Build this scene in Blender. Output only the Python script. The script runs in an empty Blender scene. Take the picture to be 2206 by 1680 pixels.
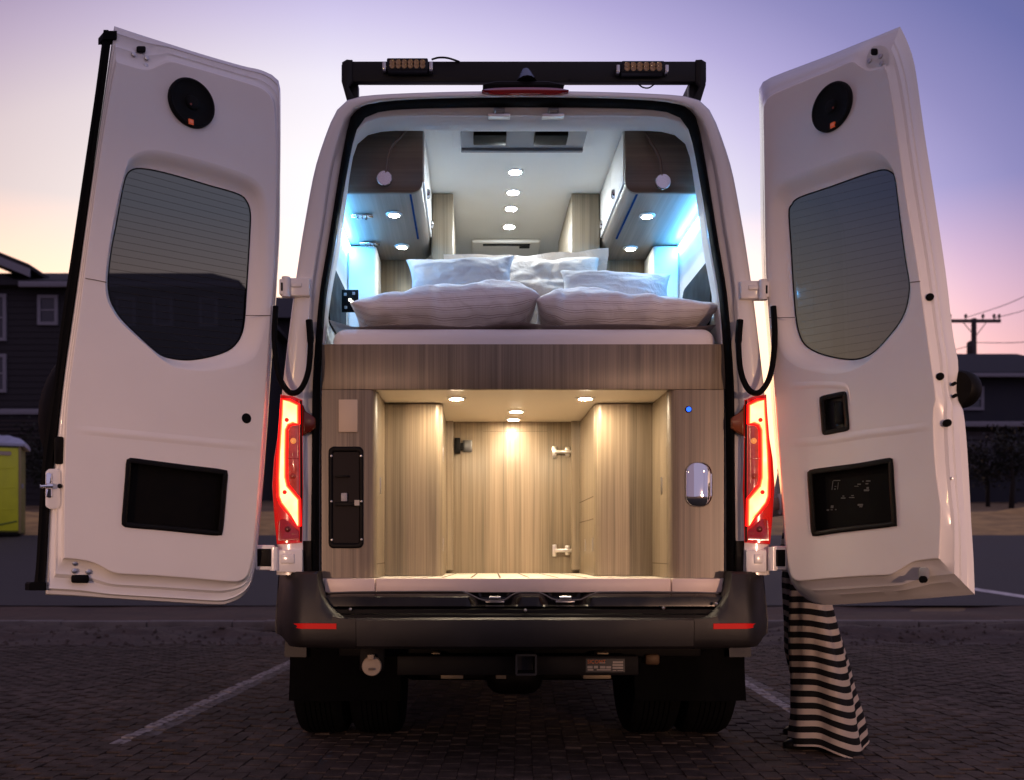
import bpy, bmesh, math, random
from mathutils import Vector, Matrix, noise
from math import sin, cos, pi, radians, sqrt, atan2
random.seed(7)
S = bpy.context.scene
COL = S.collection

# ------------------------------------------------------------------ camera
CX, CY, CZ = -0.2055, -3.83, 0.89
FOC, PU, PV = 2068.0, 1017.0, 1190.0          # focal length and principal point measured on a 2206 px wide print
cam = bpy.data.cameras.new('camera'); camo = bpy.data.objects.new('camera', cam); COL.objects.link(camo)
camo.location = (CX, CY, CZ); camo.rotation_euler = (radians(90), 0, 0)
cam.sensor_width = 36.0; cam.lens = 36.0 * FOC / 2206.0
cam.shift_x = (1103.0 - PU) / 2206.0; cam.shift_y = (PV - 840.0) / 2206.0
cam.clip_end = 2000.0; cam.clip_start = 0.05
cam.dof.use_dof = True; cam.dof.focus_distance = 3.8; cam.dof.aperture_fstop = 3.2
S.camera = camo

# ------------------------------------------------------------------ world (dusk sky)
W = bpy.data.worlds.new('World'); S.world = W; W.use_nodes = True
nt = W.node_tree; nt.nodes.clear(); N = nt.nodes; L = nt.links
def wm(op, a, b=None, c=None):
    n = N.new('ShaderNodeMath'); n.operation = op
    for i, q in enumerate((a, b, c)):
        if q is None: continue
        if isinstance(q, (int, float)): n.inputs[i].default_value = q
        else: L.new(q, n.inputs[i])
    return n.outputs[0]
tc = N.new('ShaderNodeTexCoord'); sp = N.new('ShaderNodeSeparateXYZ'); L.new(tc.outputs['Generated'], sp.inputs[0])
el = wm('MULTIPLY', wm('ARCSINE', sp.outputs[2]), 180 / pi)
az = wm('MULTIPLY', wm('ARCTAN2', sp.outputs[0], sp.outputs[1]), 180 / pi)
daz = wm('MULTIPLY', wm('ADD', az, 8.0), 0.59)
de = wm('SUBTRACT', el, 10.0)
dist = wm('SQRT', wm('ADD', wm('MULTIPLY', daz, daz), wm('MULTIPLY', de, de)))
def ramp(fac, stops):
    r = N.new('ShaderNodeValToRGB'); L.new(fac, r.inputs[0]); e = r.color_ramp.elements
    r.color_ramp.interpolation = 'EASE' if False else 'LINEAR'
    while len(e) < len(stops): e.new(0.5)
    for q, (p, c) in zip(e, stops): q.position = p; q.color = (*c, 1)
    return r.outputs[0]
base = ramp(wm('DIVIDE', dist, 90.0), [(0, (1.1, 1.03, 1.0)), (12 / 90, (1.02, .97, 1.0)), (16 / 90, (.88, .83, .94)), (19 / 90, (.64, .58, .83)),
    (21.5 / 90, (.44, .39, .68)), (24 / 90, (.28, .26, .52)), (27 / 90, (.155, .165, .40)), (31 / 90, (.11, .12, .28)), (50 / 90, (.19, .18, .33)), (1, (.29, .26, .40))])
warm = ramp(wm('DIVIDE', wm('MAXIMUM', el, 0), 30.0), [(0, (1.3, .70, .28)), (9 / 30, (1.12, .69, .36)), (14 / 30, (.80, .59, .43)), (19 / 30, (.45, .45, .45)), (1, (.45, .45, .45))])
pink = ramp(wm('DIVIDE', wm('ADD', az, 60), 60.0), [(0, (.76, .66, .62)), (.55, (.82, .72, .655)), (.86, (1, 1, 1)), (1, (1, 1, 1))])
def vmul(a, b):
    n = N.new('ShaderNodeMix'); n.data_type = 'RGBA'; n.blend_type = 'MULTIPLY'; n.inputs[0].default_value = 1
    n.clamp_result = False
    L.new(a, n.inputs[6]); L.new(b, n.inputs[7]); return n.outputs[2]
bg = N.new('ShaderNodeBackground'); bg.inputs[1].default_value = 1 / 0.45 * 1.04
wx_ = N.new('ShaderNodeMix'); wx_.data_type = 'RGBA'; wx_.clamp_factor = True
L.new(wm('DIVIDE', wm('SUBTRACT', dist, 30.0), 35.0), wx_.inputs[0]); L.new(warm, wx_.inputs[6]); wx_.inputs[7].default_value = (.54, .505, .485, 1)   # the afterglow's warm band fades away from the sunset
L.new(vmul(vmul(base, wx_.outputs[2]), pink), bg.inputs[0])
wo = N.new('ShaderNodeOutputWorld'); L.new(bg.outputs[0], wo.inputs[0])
# dim last light of the sun that has just set, low behind the van
sun = bpy.data.lights.new('sun', 'SUN'); sun.energy = 0.06; sun.angle = radians(20); sun.color = (1, .75, .6)
suno = bpy.data.objects.new('sun', sun); COL.objects.link(suno)
suno.rotation_euler = Vector((sin(radians(-8)), cos(radians(-8)), .16)).to_track_quat('Z', 'Y').to_euler()
S.view_settings.view_transform = 'Standard'; S.view_settings.look = 'None'; S.view_settings.exposure = 0; S.view_settings.gamma = 1
S.render.engine = 'CYCLES'; S.cycles.use_denoising = True; S.cycles.sample_clamp_indirect = 6.0; S.cycles.max_bounces = 8
S.cycles.transparent_max_bounces = 12; S.cycles.caustics_reflective = False; S.cycles.caustics_refractive = False

# ------------------------------------------------------------------ helpers
def P(u, v, Y):
    d = (Y - CY) / FOC
    return Vector((CX + (u - PU) * d, Y, CZ - (v - PV) * d))
def XW(u, Y): return P(u, 0, Y).x
def ZW(v, Y): return P(0, v, Y).z

MATS = {}
def mat(name, col, rough=.5, metal=0, var=0.0, vscale=8, bump=0.0, bscale=60, coat=0, emit=None, es=0, spec=.5, stretch=None, var2=0, v2scale=40):
    m = bpy.data.materials.new(name); m.use_nodes = True; t = m.node_tree; n = t.nodes; l = t.links
    b = n['Principled BSDF']; b.inputs['Base Color'].default_value = (*col, 1); b.inputs['Roughness'].default_value = rough
    b.inputs['Metallic'].default_value = metal; b.inputs['Coat Weight'].default_value = coat; b.inputs['Specular IOR Level'].default_value = spec
    if emit: b.inputs['Emission Color'].default_value = (*emit, 1); b.inputs['Emission Strength'].default_value = es
    tc = n.new('ShaderNodeTexCoord'); mp = n.new('ShaderNodeMapping'); l.new(tc.outputs['Object'], mp.inputs[0])
    if stretch: mp.inputs['Scale'].default_value = stretch
    if var:
        nz = n.new('ShaderNodeTexNoise'); nz.inputs['Scale'].default_value = vscale; nz.inputs['Detail'].default_value = 5; l.new(mp.outputs[0], nz.inputs[0])
        fac = nz.outputs[0]
        if var2:
            nz2 = n.new('ShaderNodeTexNoise'); nz2.inputs['Scale'].default_value = v2scale; nz2.inputs['Detail'].default_value = 3; l.new(mp.outputs[0], nz2.inputs[0])
            mx0 = n.new('ShaderNodeMix'); mx0.inputs[0].default_value = var2; l.new(nz.outputs[0], mx0.inputs[2]); l.new(nz2.outputs[0], mx0.inputs[3]); fac = mx0.outputs[0]
        mr = n.new('ShaderNodeMapRange'); mr.inputs[1].default_value = .3; mr.inputs[2].default_value = .7; mr.inputs[3].default_value = 1 - var; mr.inputs[4].default_value = 1 + var
        l.new(fac, mr.inputs[0])
        mx = n.new('ShaderNodeMix'); mx.data_type = 'RGBA'; mx.blend_type = 'MULTIPLY'; mx.inputs[0].default_value = 1; mx.clamp_result = False
        mx.inputs[6].default_value = (*col, 1); l.new(mr.outputs[0], mx.inputs[7]); l.new(mx.outputs[2], b.inputs['Base Color'])
        rr = n.new('ShaderNodeMapRange'); rr.inputs[1].default_value = .3; rr.inputs[2].default_value = .7; rr.inputs[3].default_value = max(0, rough - .06); rr.inputs[4].default_value = min(1, rough + .08)
        l.new(fac, rr.inputs[0]); l.new(rr.outputs[0], b.inputs['Roughness'])
    if bump:
        nb = n.new('ShaderNodeTexNoise'); nb.inputs['Scale'].default_value = bscale; nb.inputs['Detail'].default_value = 4; l.new(mp.outputs[0], nb.inputs[0])
        bp = n.new('ShaderNodeBump'); bp.inputs['Strength'].default_value = bump; bp.inputs['Distance'].default_value = .01; l.new(nb.outputs[0], bp.inputs['Height']); l.new(bp.outputs[0], b.inputs['Normal'])
    MATS[name] = m; return m

PAINT = mat('white_paint', (.80, .79, .78), .18, var=.03, vscale=3, coat=.4)
TRIM = mat('door_trim_plastic', (.80, .77, .75), .48, var=.02, vscale=4, bump=.05, bscale=500)
LINER = mat('interior_liner', (.78, .77, .75), .55, var=.02, vscale=4)
HEADL = mat('ceiling_liner', (.74, .75, .74), .6, var=.02, vscale=5, bump=.05, bscale=300)
BLK = mat('black_plastic', (.0045, .004, .004), .5, var=.15, vscale=12, spec=.12)
BLKG = mat('black_gloss_step', (.006, .0055, .0055), .2, var=.1, spec=.3)
RUB = mat('black_rubber', (.0035, .0035, .004), .7, var=.1, spec=.08)
BUMP = mat('bumper_plastic', (.010, .0085, .0085), .5, var=.35, vscale=7, bump=.12, bscale=700)
TYRE = mat('tyre_rubber', (.0035, .0035, .0035), .9, spec=.08, var=.2, vscale=20)
STEEL = mat('steel', (.55, .55, .55), .3, metal=1)
CHROME = mat('chrome', (.85, .85, .87), .04, metal=1)
NICKEL = mat('nickel_hinge', (.75, .72, .66), .28, metal=1)
RACK = mat('black_rack_aluminium', (.006, .006, .007), .45, var=.1, spec=.25)
REDL = mat('red_lens_unlit', (.28, .004, .008), .2, coat=.5)
REFL = mat('red_reflector', (.5, .004, .004), .5, spec=.2, emit=(.8, .01, .005), es=.16)
FLOORM = mat('floor_board', (.80, .74, .64), .35, var=.04, vscale=6)
GROOVE = mat('groove_dark', (.12, .09, .06), .7)
BEIGE = mat('beige_cover', (.62, .50, .36), .5, var=.03)
BEIGE2 = mat('socket_cover_plastic', (.42, .34, .25), .6, var=.08, vscale=30)
WHITEP = mat('white_plastic', (.75, .75, .74), .4)
GREYP = mat('grey_plastic', (.35, .35, .36), .45)
ANOD = mat('brushed_aluminium', (.62, .62, .66), .22, metal=1)
AMBER = mat('amber_lens', (.35, .2, .06), .15, var=.3, vscale=60, coat=.5)
BLANK = mat('grey_blanket', (.46, .40, .38), .9, var=.1, vscale=30, bump=.3, bscale=300)
SHEET = mat('fitted_sheet', (.84, .81, .83), .85, bump=.06, bscale=60, var=.02)
def emat(name, col, s):
    m = bpy.data.materials.new(name); m.use_nodes = True; t = m.node_tree; t.nodes.clear()
    e = t.nodes.new('ShaderNodeEmission'); e.inputs[0].default_value = (*col, 1); e.inputs[1].default_value = s
    o = t.nodes.new('ShaderNodeOutputMaterial'); t.links.new(e.outputs[0], o.inputs[0]); return m

def wood(name, col, axis='Z', contrast=.35, rough=.42):
    m = bpy.data.materials.new(name); m.use_nodes = True; t = m.node_tree; n = t.nodes; l = t.links; b = n['Principled BSDF']
    tc = n.new('ShaderNodeTexCoord')
    outs = []
    for sc, k in ((55, .55), (190, .45), (9, .5)):
        mp = n.new('ShaderNodeMapping'); l.new(tc.outputs['Object'], mp.inputs[0])
        s = [1, 1, 1]; s['XYZ'.index(axis)] = .012 if sc > 20 else .03
        mp.inputs['Scale'].default_value = s
        nz = n.new('ShaderNodeTexNoise'); nz.inputs['Scale'].default_value = sc; nz.inputs['Detail'].default_value = 2; l.new(mp.outputs[0], nz.inputs[0])
        outs.append((nz.outputs[0], k))
    mx = n.new('ShaderNodeMix'); mx.inputs[0].default_value = .45; l.new(outs[0][0], mx.inputs[2]); l.new(outs[1][0], mx.inputs[3])
    mx2 = n.new('ShaderNodeMix'); mx2.inputs[0].default_value = .14; l.new(mx.outputs[0], mx2.inputs[2]); l.new(outs[2][0], mx2.inputs[3])
    cr = n.new('ShaderNodeValToRGB'); l.new(mx2.outputs[0], cr.inputs[0])
    e = cr.color_ramp.elements; e[0].position = .33; e[1].position = .67
    e[0].color = (*[c * (1 - contrast) for c in col], 1); e[1].color = (*[min(1, c * (1 + contrast)) for c in col], 1)
    l.new(cr.outputs[0], b.inputs['Base Color']); b.inputs['Roughness'].default_value = rough
    bp = n.new('ShaderNodeBump'); bp.inputs['Strength'].default_value = .06; bp.inputs['Distance'].default_value = .003; l.new(mx.outputs[0], bp.inputs['Height']); l.new(bp.outputs[0], b.inputs['Normal'])
    return m
WOOD = wood('laminate_wood', (.208, .163, .112), contrast=.42, rough=.36)
WOODX = wood('laminate_wood_flat', (.17, .125, .092), 'X', .25)
WOODU = wood('laminate_wood_underside', (.20, .165, .14), 'Y', .25, .35)

def glass_tint(name, tint, gloss=(.9, .9, .9)):
    m = bpy.data.materials.new(name); m.use_nodes = True; t = m.node_tree; n = t.nodes; l = t.links; n.clear()
    tr = n.new('ShaderNodeBsdfTransparent'); tr.inputs[0].default_value = (*tint, 1)
    gl = n.new('ShaderNodeBsdfGlossy'); gl.inputs['Roughness'].default_value = .02; gl.inputs[0].default_value = (*gloss, 1)
    lw = n.new('ShaderNodeLayerWeight'); lw.inputs[0].default_value = .5
    pw = n.new('ShaderNodeMath'); pw.operation = 'POWER'; l.new(lw.outputs['Facing'], pw.inputs[0]); pw.inputs[1].default_value = 5
    fr = n.new('ShaderNodeMath'); fr.operation = 'MULTIPLY_ADD'; l.new(pw.outputs[0], fr.inputs[0]); fr.inputs[1].default_value = .95; fr.inputs[2].default_value = .04
    mx = n.new('ShaderNodeMixShader'); l.new(fr.outputs[0], mx.inputs[0]); l.new(tr.outputs[0], mx.inputs[1]); l.new(gl.outputs[0], mx.inputs[2])
    o = n.new('ShaderNodeOutputMaterial'); l.new(mx.outputs[0], o.inputs[0]); return m
TINT = glass_tint('tinted_glass', (.062, .070, .086), (.6, .6, .6)); TINTR = glass_tint('tinted_glass_green', (.062, .076, .082), (.3, .3, .3))

def link(o, parent=None, keep=True):
    COL.objects.link(o)
    if parent:
        o.parent = parent
        if keep: o.matrix_parent_inverse = parent.matrix_world.inverted()
    return o
def from_bm(name, bm, m, parent=None, smooth=False, recalc=True, angle=None):
    if recalc: bmesh.ops.recalc_face_normals(bm, faces=bm.faces)
    me = bpy.data.meshes.new(name); bm.to_mesh(me); bm.free()
    ms = m if isinstance(m, (list, tuple)) else [m]
    for q in ms: me.materials.append(q)
    if smooth:
        for p in me.polygons: p.use_smooth = True
        if angle: me.set_sharp_from_angle(angle=radians(angle))
    o = bpy.data.objects.new(name, me); return link(o, parent)
def empty(name, loc=(0, 0, 0), parent=None):
    o = bpy.data.objects.new(name, None); o.empty_display_size = .1; o.location = loc
    o.matrix_world = Matrix.Translation(loc); return link(o, parent)
def tag(o, label=None, cat=None, group=None, kind=None):
    if label: o['label'] = label
    if cat: o['category'] = cat
    if group: o['group'] = group
    if kind: o['kind'] = kind
    return o
def bm_box(bm, x0, x1, y0, y1, z0, z1, bev=0, seg=2):
    r = bmesh.ops.create_cube(bm, size=1); vs = r['verts']
    for v in vs: v.co = Vector(((x0 + x1) / 2 + v.co.x * (x1 - x0), (y0 + y1) / 2 + v.co.y * (y1 - y0), (z0 + z1) / 2 + v.co.z * (z1 - z0)))
    if bev:
        es = list({e for v in vs for e in v.link_edges}); bmesh.ops.bevel(bm, geom=es, offset=bev, segments=seg, profile=.5, affect='EDGES')
def box(name, x0, x1, y0, y1, z0, z1, m, parent=None, bev=0.002, seg=2):
    bm = bmesh.new(); bm_box(bm, min(x0, x1), max(x0, x1), min(y0, y1), max(y0, y1), min(z0, z1), max(z0, z1), bev, seg)
    return from_bm(name, bm, m, parent, smooth=bev > 0, angle=40)
def bm_loft(bm, rings, closed=True, caps=(False, False)):
    vv = [[bm.verts.new(p) for p in r] for r in rings]
    n = len(rings[0])
    for a, b in zip(vv, vv[1:]):
        for i in range(n if closed else n - 1):
            j = (i + 1) % n
            try: bm.faces.new((a[i], a[j], b[j], b[i]))
            except ValueError: pass
    if caps[0]: bm.faces.new(vv[0])
    if caps[1]: bm.faces.new(vv[-1][::-1])
    return vv
def loft(name, rings, m, parent=None, closed=True, caps=(False, False), smooth=True, angle=40):
    bm = bmesh.new(); bm_loft(bm, rings, closed, caps); return from_bm(name, bm, m, parent, smooth, angle=angle)
def bm_fill(bm, loops):
    es = []
    for lp in loops:
        vs = [bm.verts.new(p) for p in lp]
        for a, b in zip(vs, vs[1:] + vs[:1]): es.append(bm.edges.new((a, b)))
    bmesh.ops.triangle_fill(bm, use_beauty=True, use_dissolve=False, edges=es)
def frame_along(path):
    out = []
    up = Vector((0, 0, 1))
    for i in range(len(path)):
        t = (path[min(i + 1, len(path) - 1)] - path[max(i - 1, 0)]).normalized()
        if i == 0:
            a = up if abs(t.z) < .9 else Vector((0, 1, 0)); x = t.cross(a).normalized()
        else:
            x = out[-1][0]; x = (x - t * x.dot(t)).normalized()
        out.append((x, t.cross(x).normalized()))
    return out
def bm_tube(bm, path, r, n=8, r2=None):
    path = [Vector(p) for p in path]; fr = frame_along(path); rings = []
    for i, (p, (x, y)) in enumerate(zip(path, fr)):
        rr = r[i] if isinstance(r, (list, tuple)) else r
        ry = rr if r2 is None else r2
        rings.append([p + x * cos(2 * pi * k / n) * rr + y * sin(2 * pi * k / n) * ry for k in range(n)])
    bm_loft(bm, rings, True, (True, True))
def tube(name, path, r, m, parent=None, n=8, r2=None):
    bm = bmesh.new(); bm_tube(bm, path, r, n, r2); return from_bm(name, bm, m, parent, True, angle=50)
def smooth_path(pts, n=24):
    pts = [Vector(p) for p in pts]; out = []
    q = [pts[0] * 2 - pts[1]] + pts + [pts[-1] * 2 - pts[-2]]
    for i in range(1, len(q) - 2):
        for k in range(n):
            t = k / n; a, b, c, d = q[i - 1], q[i], q[i + 1], q[i + 2]
            out.append(.5 * ((2 * b) + (c - a) * t + (2 * a - 5 * b + 4 * c - d) * t * t + (3 * b - a - 3 * c + d) * t ** 3))
    out.append(pts[-1]); return out
def resample(pts, n, closed=False):
    pts = [Vector(p) for p in pts]
    if closed: pts = pts + [pts[0]]
    L_ = [0]
    for a, b in zip(pts, pts[1:]): L_.append(L_[-1] + (b - a).length)
    out = []; m = n if closed else n - 1; j = 0
    for i in range(n):
        s = L_[-1] * i / m
        while j < len(L_) - 2 and L_[j + 1] < s: j += 1
        d = L_[j + 1] - L_[j]; t = 0 if d == 0 else (s - L_[j]) / d
        out.append(pts[j].lerp(pts[j + 1], t))
    return out
def crs(pts, n):                      # smooth open polyline, n points
    return resample(smooth_path([(*p, 0) if len(p) == 2 else p for p in pts], 10), n)
def crc(pts, n):                      # smooth closed contour
    p = [Vector((*q, 0)) for q in pts]; k = len(p)
    ext = p[-2:] + p + p[:3]
    s = smooth_path(ext, 8)[16:16 + 8 * k]
    return resample(s, n, True)
def offc(c, d):                       # offset a 2-D closed contour (screen orientation independent: +d grows)
    n = len(c); A = sum(c[i].x * c[(i + 1) % n].y - c[(i + 1) % n].x * c[i].y for i in range(n))
    s = 1 if A > 0 else -1; out = []
    for i in range(n):
        t = (c[(i + 1) % n] - c[i - 1]); t = Vector((t.x, t.y, 0))
        if t.length < 1e-9: out.append(c[i].copy()); continue
        t.normalize(); out.append(c[i] + Vector((t.y * s, -t.x * s, 0)) * d)
    return out
def lathe(name, center, axis, prof, m, parent=None, n=32, angle=40):
    axis = Vector(axis).normalized(); a = Vector((0, 0, 1)) if abs(axis.z) < .9 else Vector((1, 0, 0))
    x = axis.cross(a).normalized(); y = axis.cross(x).normalized(); c = Vector(center)
    rings = [[c + axis * h + (x * cos(2 * pi * k / n) + y * sin(2 * pi * k / n)) * max(r, 1e-4) for k in range(n)] for r, h in prof]
    return loft(name, rings, m, parent, True, (True, True), True, angle)
def rrect(x0, x1, z0, z1, r, n=5):
    out = []
    for cx, cz, a0 in ((x1 - r, z1 - r, 0), (x0 + r, z1 - r, 90), (x0 + r, z0 + r, 180), (x1 - r, z0 + r, 270)):
        for k in range(n + 1):
            a = radians(a0 + 90 * k / n); out.append((cx + r * cos(a), cz + r * sin(a)))
    return out
def plate_y(name, pts, y0, y1, m, parent=None, bev=.002):   # outline in XZ extruded along Y, front at y0 (towards camera)
    f = lambda d: [Vector((p.x, p.y, 0)) for p in offc([Vector((*q, 0)) for q in pts], d)]
    c0 = f(-bev); c1 = f(0)
    R = [[Vector((p.x, y0, p.y)) for p in c0], [Vector((p.x, y0 + bev, p.y)) for p in c1], [Vector((p.x, y1, p.y)) for p in c1]]
    return loft(name, R, m, parent, True, (True, True), True, 50)

# ================================================================== GROUND
ROT = radians(-3.0)
def gz(y):
    d = y - CY
    if d < 11.4: return 0.0
    pts = [(11.4, 0), (13, .10), (16, .48), (22, 1.24), (30, 2.05), (42, 3.2), (70, 4.4), (160, 7), (400, 9)]
    for (a, za), (b, zb) in zip(pts, pts[1:]):
        if d <= b: return za + (zb - za) * (d - a) / (b - a)
    return 9.0
def sheet(name, x0, x1, ys, nx, m, dz, kind='structure', hfun=None):
    bm = bmesh.new(); rows = []
    for y in ys:
        rows.append([Vector((x0 + (x1 - x0) * i / nx, y, gz(y) + dz + (hfun(x0 + (x1 - x0) * i / nx, y) if hfun else 0))) for i in range(nx + 1)])
    bm_loft(bm, rows, False); o = from_bm(name, bm, m, None, True); 
    for p in o.data.polygons:
        if p.normal.z < 0: p.flip()
    return tag(o, kind=kind)
GROUNDM = mat('sandy_ground', (.17, .115, .06), .95, var=.35, vscale=.5, bump=.6, bscale=6, var2=.4, v2scale=6)
LOTM = mat('joint_sand', (.012, .010, .009), .95, var=.3, vscale=10)
ROADM = mat('asphalt', (.042, .035, .033), .8, var=.22, vscale=.7, bump=.25, bscale=60, var2=.35, v2scale=9)
DIRTM = mat('dirt', (.07, .05, .04), .95, var=.4, vscale=3, bump=.8, bscale=25, var2=.5, v2scale=18)
SANDM = mat('pale_sand', (.42, .27, .10), .95, var=.3, vscale=2, bump=.5, bscale=12)
KERBM = mat('concrete_kerb', (.16, .14, .13), .85, var=.25, vscale=6, bump=.3, bscale=60)
def frange(a, b, s):
    out = []; x = a
    while x < b - 1e-6: out.append(x); x += s
    return out + [b]
sheet('ground', -260, 260, [-60, -20, -8] + frange(-4, 30, 1.0) + [40, 60, 90, 150, 300, 400], 40, GROUNDM, -.030)
sheet('parking_lot', -14, 14, frange(-8, 5.7, .7), 20, LOTM, -.016)
def dirt_h(x, y):
    t = min(1, max(0, (y - 5.4) / .5)) * min(1, max(0, (7.3 - y) / .2))
    return t * (.045 + .12 * noise.fractal(Vector((x * .6, y * 1.4, 3)), 1, 2, 5) + .08 * max(0, noise.noise(Vector((x * 1.7, y * 2.6, 1)))))
tag(sheet('dirt_strip', -14, 14, frange(5.3, 7.42, .06), 320, DIRTM, -.006, 'stuff', dirt_h), 'rough brown dirt strip along the paving edge', 'dirt')
bm = bmesh.new(); x = -16.0
tagk = sheet('verge', -40, 40, frange(7.5, 9.6, .12), 200, mat('verge_sand', (.075, .046, .032), .95, var=.4, vscale=1.5, bump=.7, bscale=14, var2=.4, v2scale=12), -.004, 'structure', lambda x, y: .04 * noise.fractal(Vector((x * .5, y, 8)), 1, 2, 4))
sheet('road', -120, 120, frange(9.5, 18.6, .65), 30, ROADM, .012)
# kerb stones: one object per stone
kerb = empty('kerb', (0, 7.42, 0)); tag(kerb, kind='structure')
bm = bmesh.new(); bm_box(bm, -.495, .495, -.075, .075, -.05, .10, .018, 2)
k0 = from_bm('kerb_stone', bm, KERBM, kerb, True, angle=40); k0.location = (-15.5, 0, 0)
k0.matrix_parent_inverse = Matrix.Identity(4)
for i in range(1, 31):
    c = k0.copy(); c.location = (-15.5 + i * 1.0, random.uniform(-.006, .006), random.uniform(-.012, .004)); COL.objects.link(c); c.parent = kerb; c.matrix_parent_inverse = Matrix.Identity(4)
# painted line on the road
LINEM = mat('road_paint', (.55, .52, .52), .8, var=.35, vscale=9)
bm = bmesh.new()
a, b = P(1985, 1308, 11.5), P(2085, 1335, 9.7)
rows = []
for k in range(13):
    t = k / 12; y = a.y + (b.y - a.y) * t; x = a.x + (b.x + 1.2 - a.x) * t
    rows.append([Vector((x, y, gz(y) + .017)), Vector((x + .28, y, gz(y) + .017))])
bm_loft(bm, rows, False); tag(from_bm('road_marking', bm, LINEM), kind='structure')
# sand bank across the road
def bank_h(x, y): 
    t = sin(pi * min(1, max(0, (y - 19.0) / 9.0)))
    return t * (.12 + .35 * max(0, noise.fractal(Vector((x * .25, y * .3, 0)), 1, 2, 4)))
sheet('sand_bank', -60, 60, frange(18.8, 28.0, .4), 240, SANDM, -.01, 'structure', bank_h)

# ---- pavers: running bond along Y, two painted columns on each bay line
def paver_mat(name, col, painted, paint=.33):
    m = bpy.data.materials.new(name); m.use_nodes = True; t = m.node_tree; n = t.nodes; l = t.links; b = n['Principled BSDF']
    g = n.new('ShaderNodeNewGeometry')
    def nz(sc, det=4):
        q = n.new('ShaderNodeTexNoise'); q.inputs['Scale'].default_value = sc; q.inputs['Detail'].default_value = det; l.new(g.outputs['Position'], q.inputs[0]); return q.outputs[0]
    big = nz(.9); mid = nz(9, 3); fine = nz(160, 3)
    def mr(s, a, bb, lo=.3, hi=.7):
        q = n.new('ShaderNodeMapRange'); l.new(s, q.inputs[0]); q.inputs[1].default_value = lo; q.inputs[2].default_value = hi; q.inputs[3].default_value = a; q.inputs[4].default_value = bb; return q.outputs[0]
    def mul(c, f):
        q = n.new('ShaderNodeMix'); q.data_type = 'RGBA'; q.blend_type = 'MULTIPLY'; q.inputs[0].default_value = 1; q.clamp_result = False
        l.new(c, q.inputs[6]) if not isinstance(c, tuple) else setattr(q.inputs[6], 'default_value', (*c, 1)); l.new(f, q.inputs[7]); return q.outputs[2]
    c = mul(col, mr(mid, .62, 1.38)); c = mul(c, mr(fine, .7, 1.3)); c = mul(c, mr(big, .75, 1.25))
    rv = n.new('ShaderNodeMapRange'); l.new(g.outputs['Random Per Island'], rv.inputs[0]); rv.inputs[3].default_value = .8; rv.inputs[4].default_value = 1.2
    c = mul(c, rv.outputs[0])
    if painted:
        w = n.new('ShaderNodeMix'); w.data_type = 'RGBA'; l.new(mr(nz(24, 6), 0, 1, .34, .55), w.inputs[0]); l.new(c, w.inputs[6]); w.inputs[7].default_value = (paint, paint * .94, paint * .955, 1); c = w.outputs[2]
    l.new(c, b.inputs['Base Color']); b.inputs['Roughness'].default_value = .9; b.inputs['Specular IOR Level'].default_value = .15
    bp = n.new('ShaderNodeBump'); bp.inputs['Strength'].default_value = .5; bp.inputs['Distance'].default_value = .004; l.new(fine, bp.inputs['Height']); l.new(bp.outputs[0], b.inputs['Normal'])
    return m
PV1 = paver_mat('concrete_paver', (.064, .049, .042), False); PV2 = paver_mat('painted_paver', (.06, .046, .04), True, .30); PV3 = paver_mat('worn_painted_paver', (.06, .046, .04), True, .15)
PX, PY = .076, .138
paving = empty('paving', (0, 0, 0)); tag(paving, kind='structure')
cr_, sr_ = cos(ROT), sin(ROT)
def rotp(x, y): return (cr_ * x + sr_ * -y, sr_ * x + cr_ * y)
cand = []
colL = round(-1.90 / PX); colR = round(1.50 / PX)
for i in range(-86, 82):
    for j in range(-6, 43):
        lx = i * PX; ly = j * PY + (PY / 2 if i % 2 else 0)
        wx, wy = rotp(lx, ly)
        if wy > 5.55 or wy < -.55: continue
        d = wy - CY; u = PU + (wx - CX) / d * FOC; v = PV + CZ / d * FOC
        inside = -40 < u < 2246 and v < 1715
        painted = 1 if (i == colL and .55 < ly < 5.2) or (i == colR and .85 < ly < 5.0) else 2 if (i == colL + 1 and .75 < ly < 5.2) or (i == colR + 1 and 1.0 < ly < 5.0) else 0
        hidden = (620 < u < 1600 and v < 1500)
        cand.append(((not inside, hidden, -(1 / d ** 3)), wx, wy, painted))
cand.sort(key=lambda c: c[0])
def paver_verts(ch=.004, g=.0005, h=.016):
    a, b = PX / 2 - g, PY / 2 - .0115
    q = lambda x, y, z: [(-x, -y, z), (x, -y, z), (x, y, z), (-x, y, z)]
    vs = q(a, b, -h) + q(a, b, -ch) + q(a - ch * .35, b - ch, 0)
    fs = [(8, 9, 10, 11)] + [(4 + i, 4 + (i + 1) % 4, 8 + (i + 1) % 4, 8 + i) for i in range(4)] + [(i, (i + 1) % 4, 4 + (i + 1) % 4, 4 + i) for i in range(4)]
    return vs, fs
pvs, pfs = paver_verts()
pm = {}
for key, mm in ((0, PV1), (1, PV2), (2, PV3)):
    me = bpy.data.meshes.new('paver'); me.from_pydata(pvs, [], pfs); me.materials.append(mm); pm[key] = me
rv, rf, rmi = [], [], []
for k, (_, wx, wy, painted) in enumerate(cand):
    Mx = Matrix.Translation((wx, wy, random.uniform(-.004, .002))) @ Matrix.Rotation(ROT + random.uniform(-.012, .012), 4, 'Z') @ Matrix.Rotation(random.gauss(0, .014), 4, 'X') @ Matrix.Rotation(random.gauss(0, .012), 4, 'Y') @ Matrix.Diagonal((1, random.uniform(.90, 1.07), 1, 1))
    if k < 300:
        o = bpy.data.objects.new('paver', pm[painted]); COL.objects.link(o); o.parent = paving; o.matrix_world = Mx
    else:
        b0 = len(rv); rv += [Mx @ Vector(p) for p in pvs]; rf += [tuple(b0 + i for i in f) for f in pfs]; rmi += [int(painted)] * len(pfs)
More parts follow.
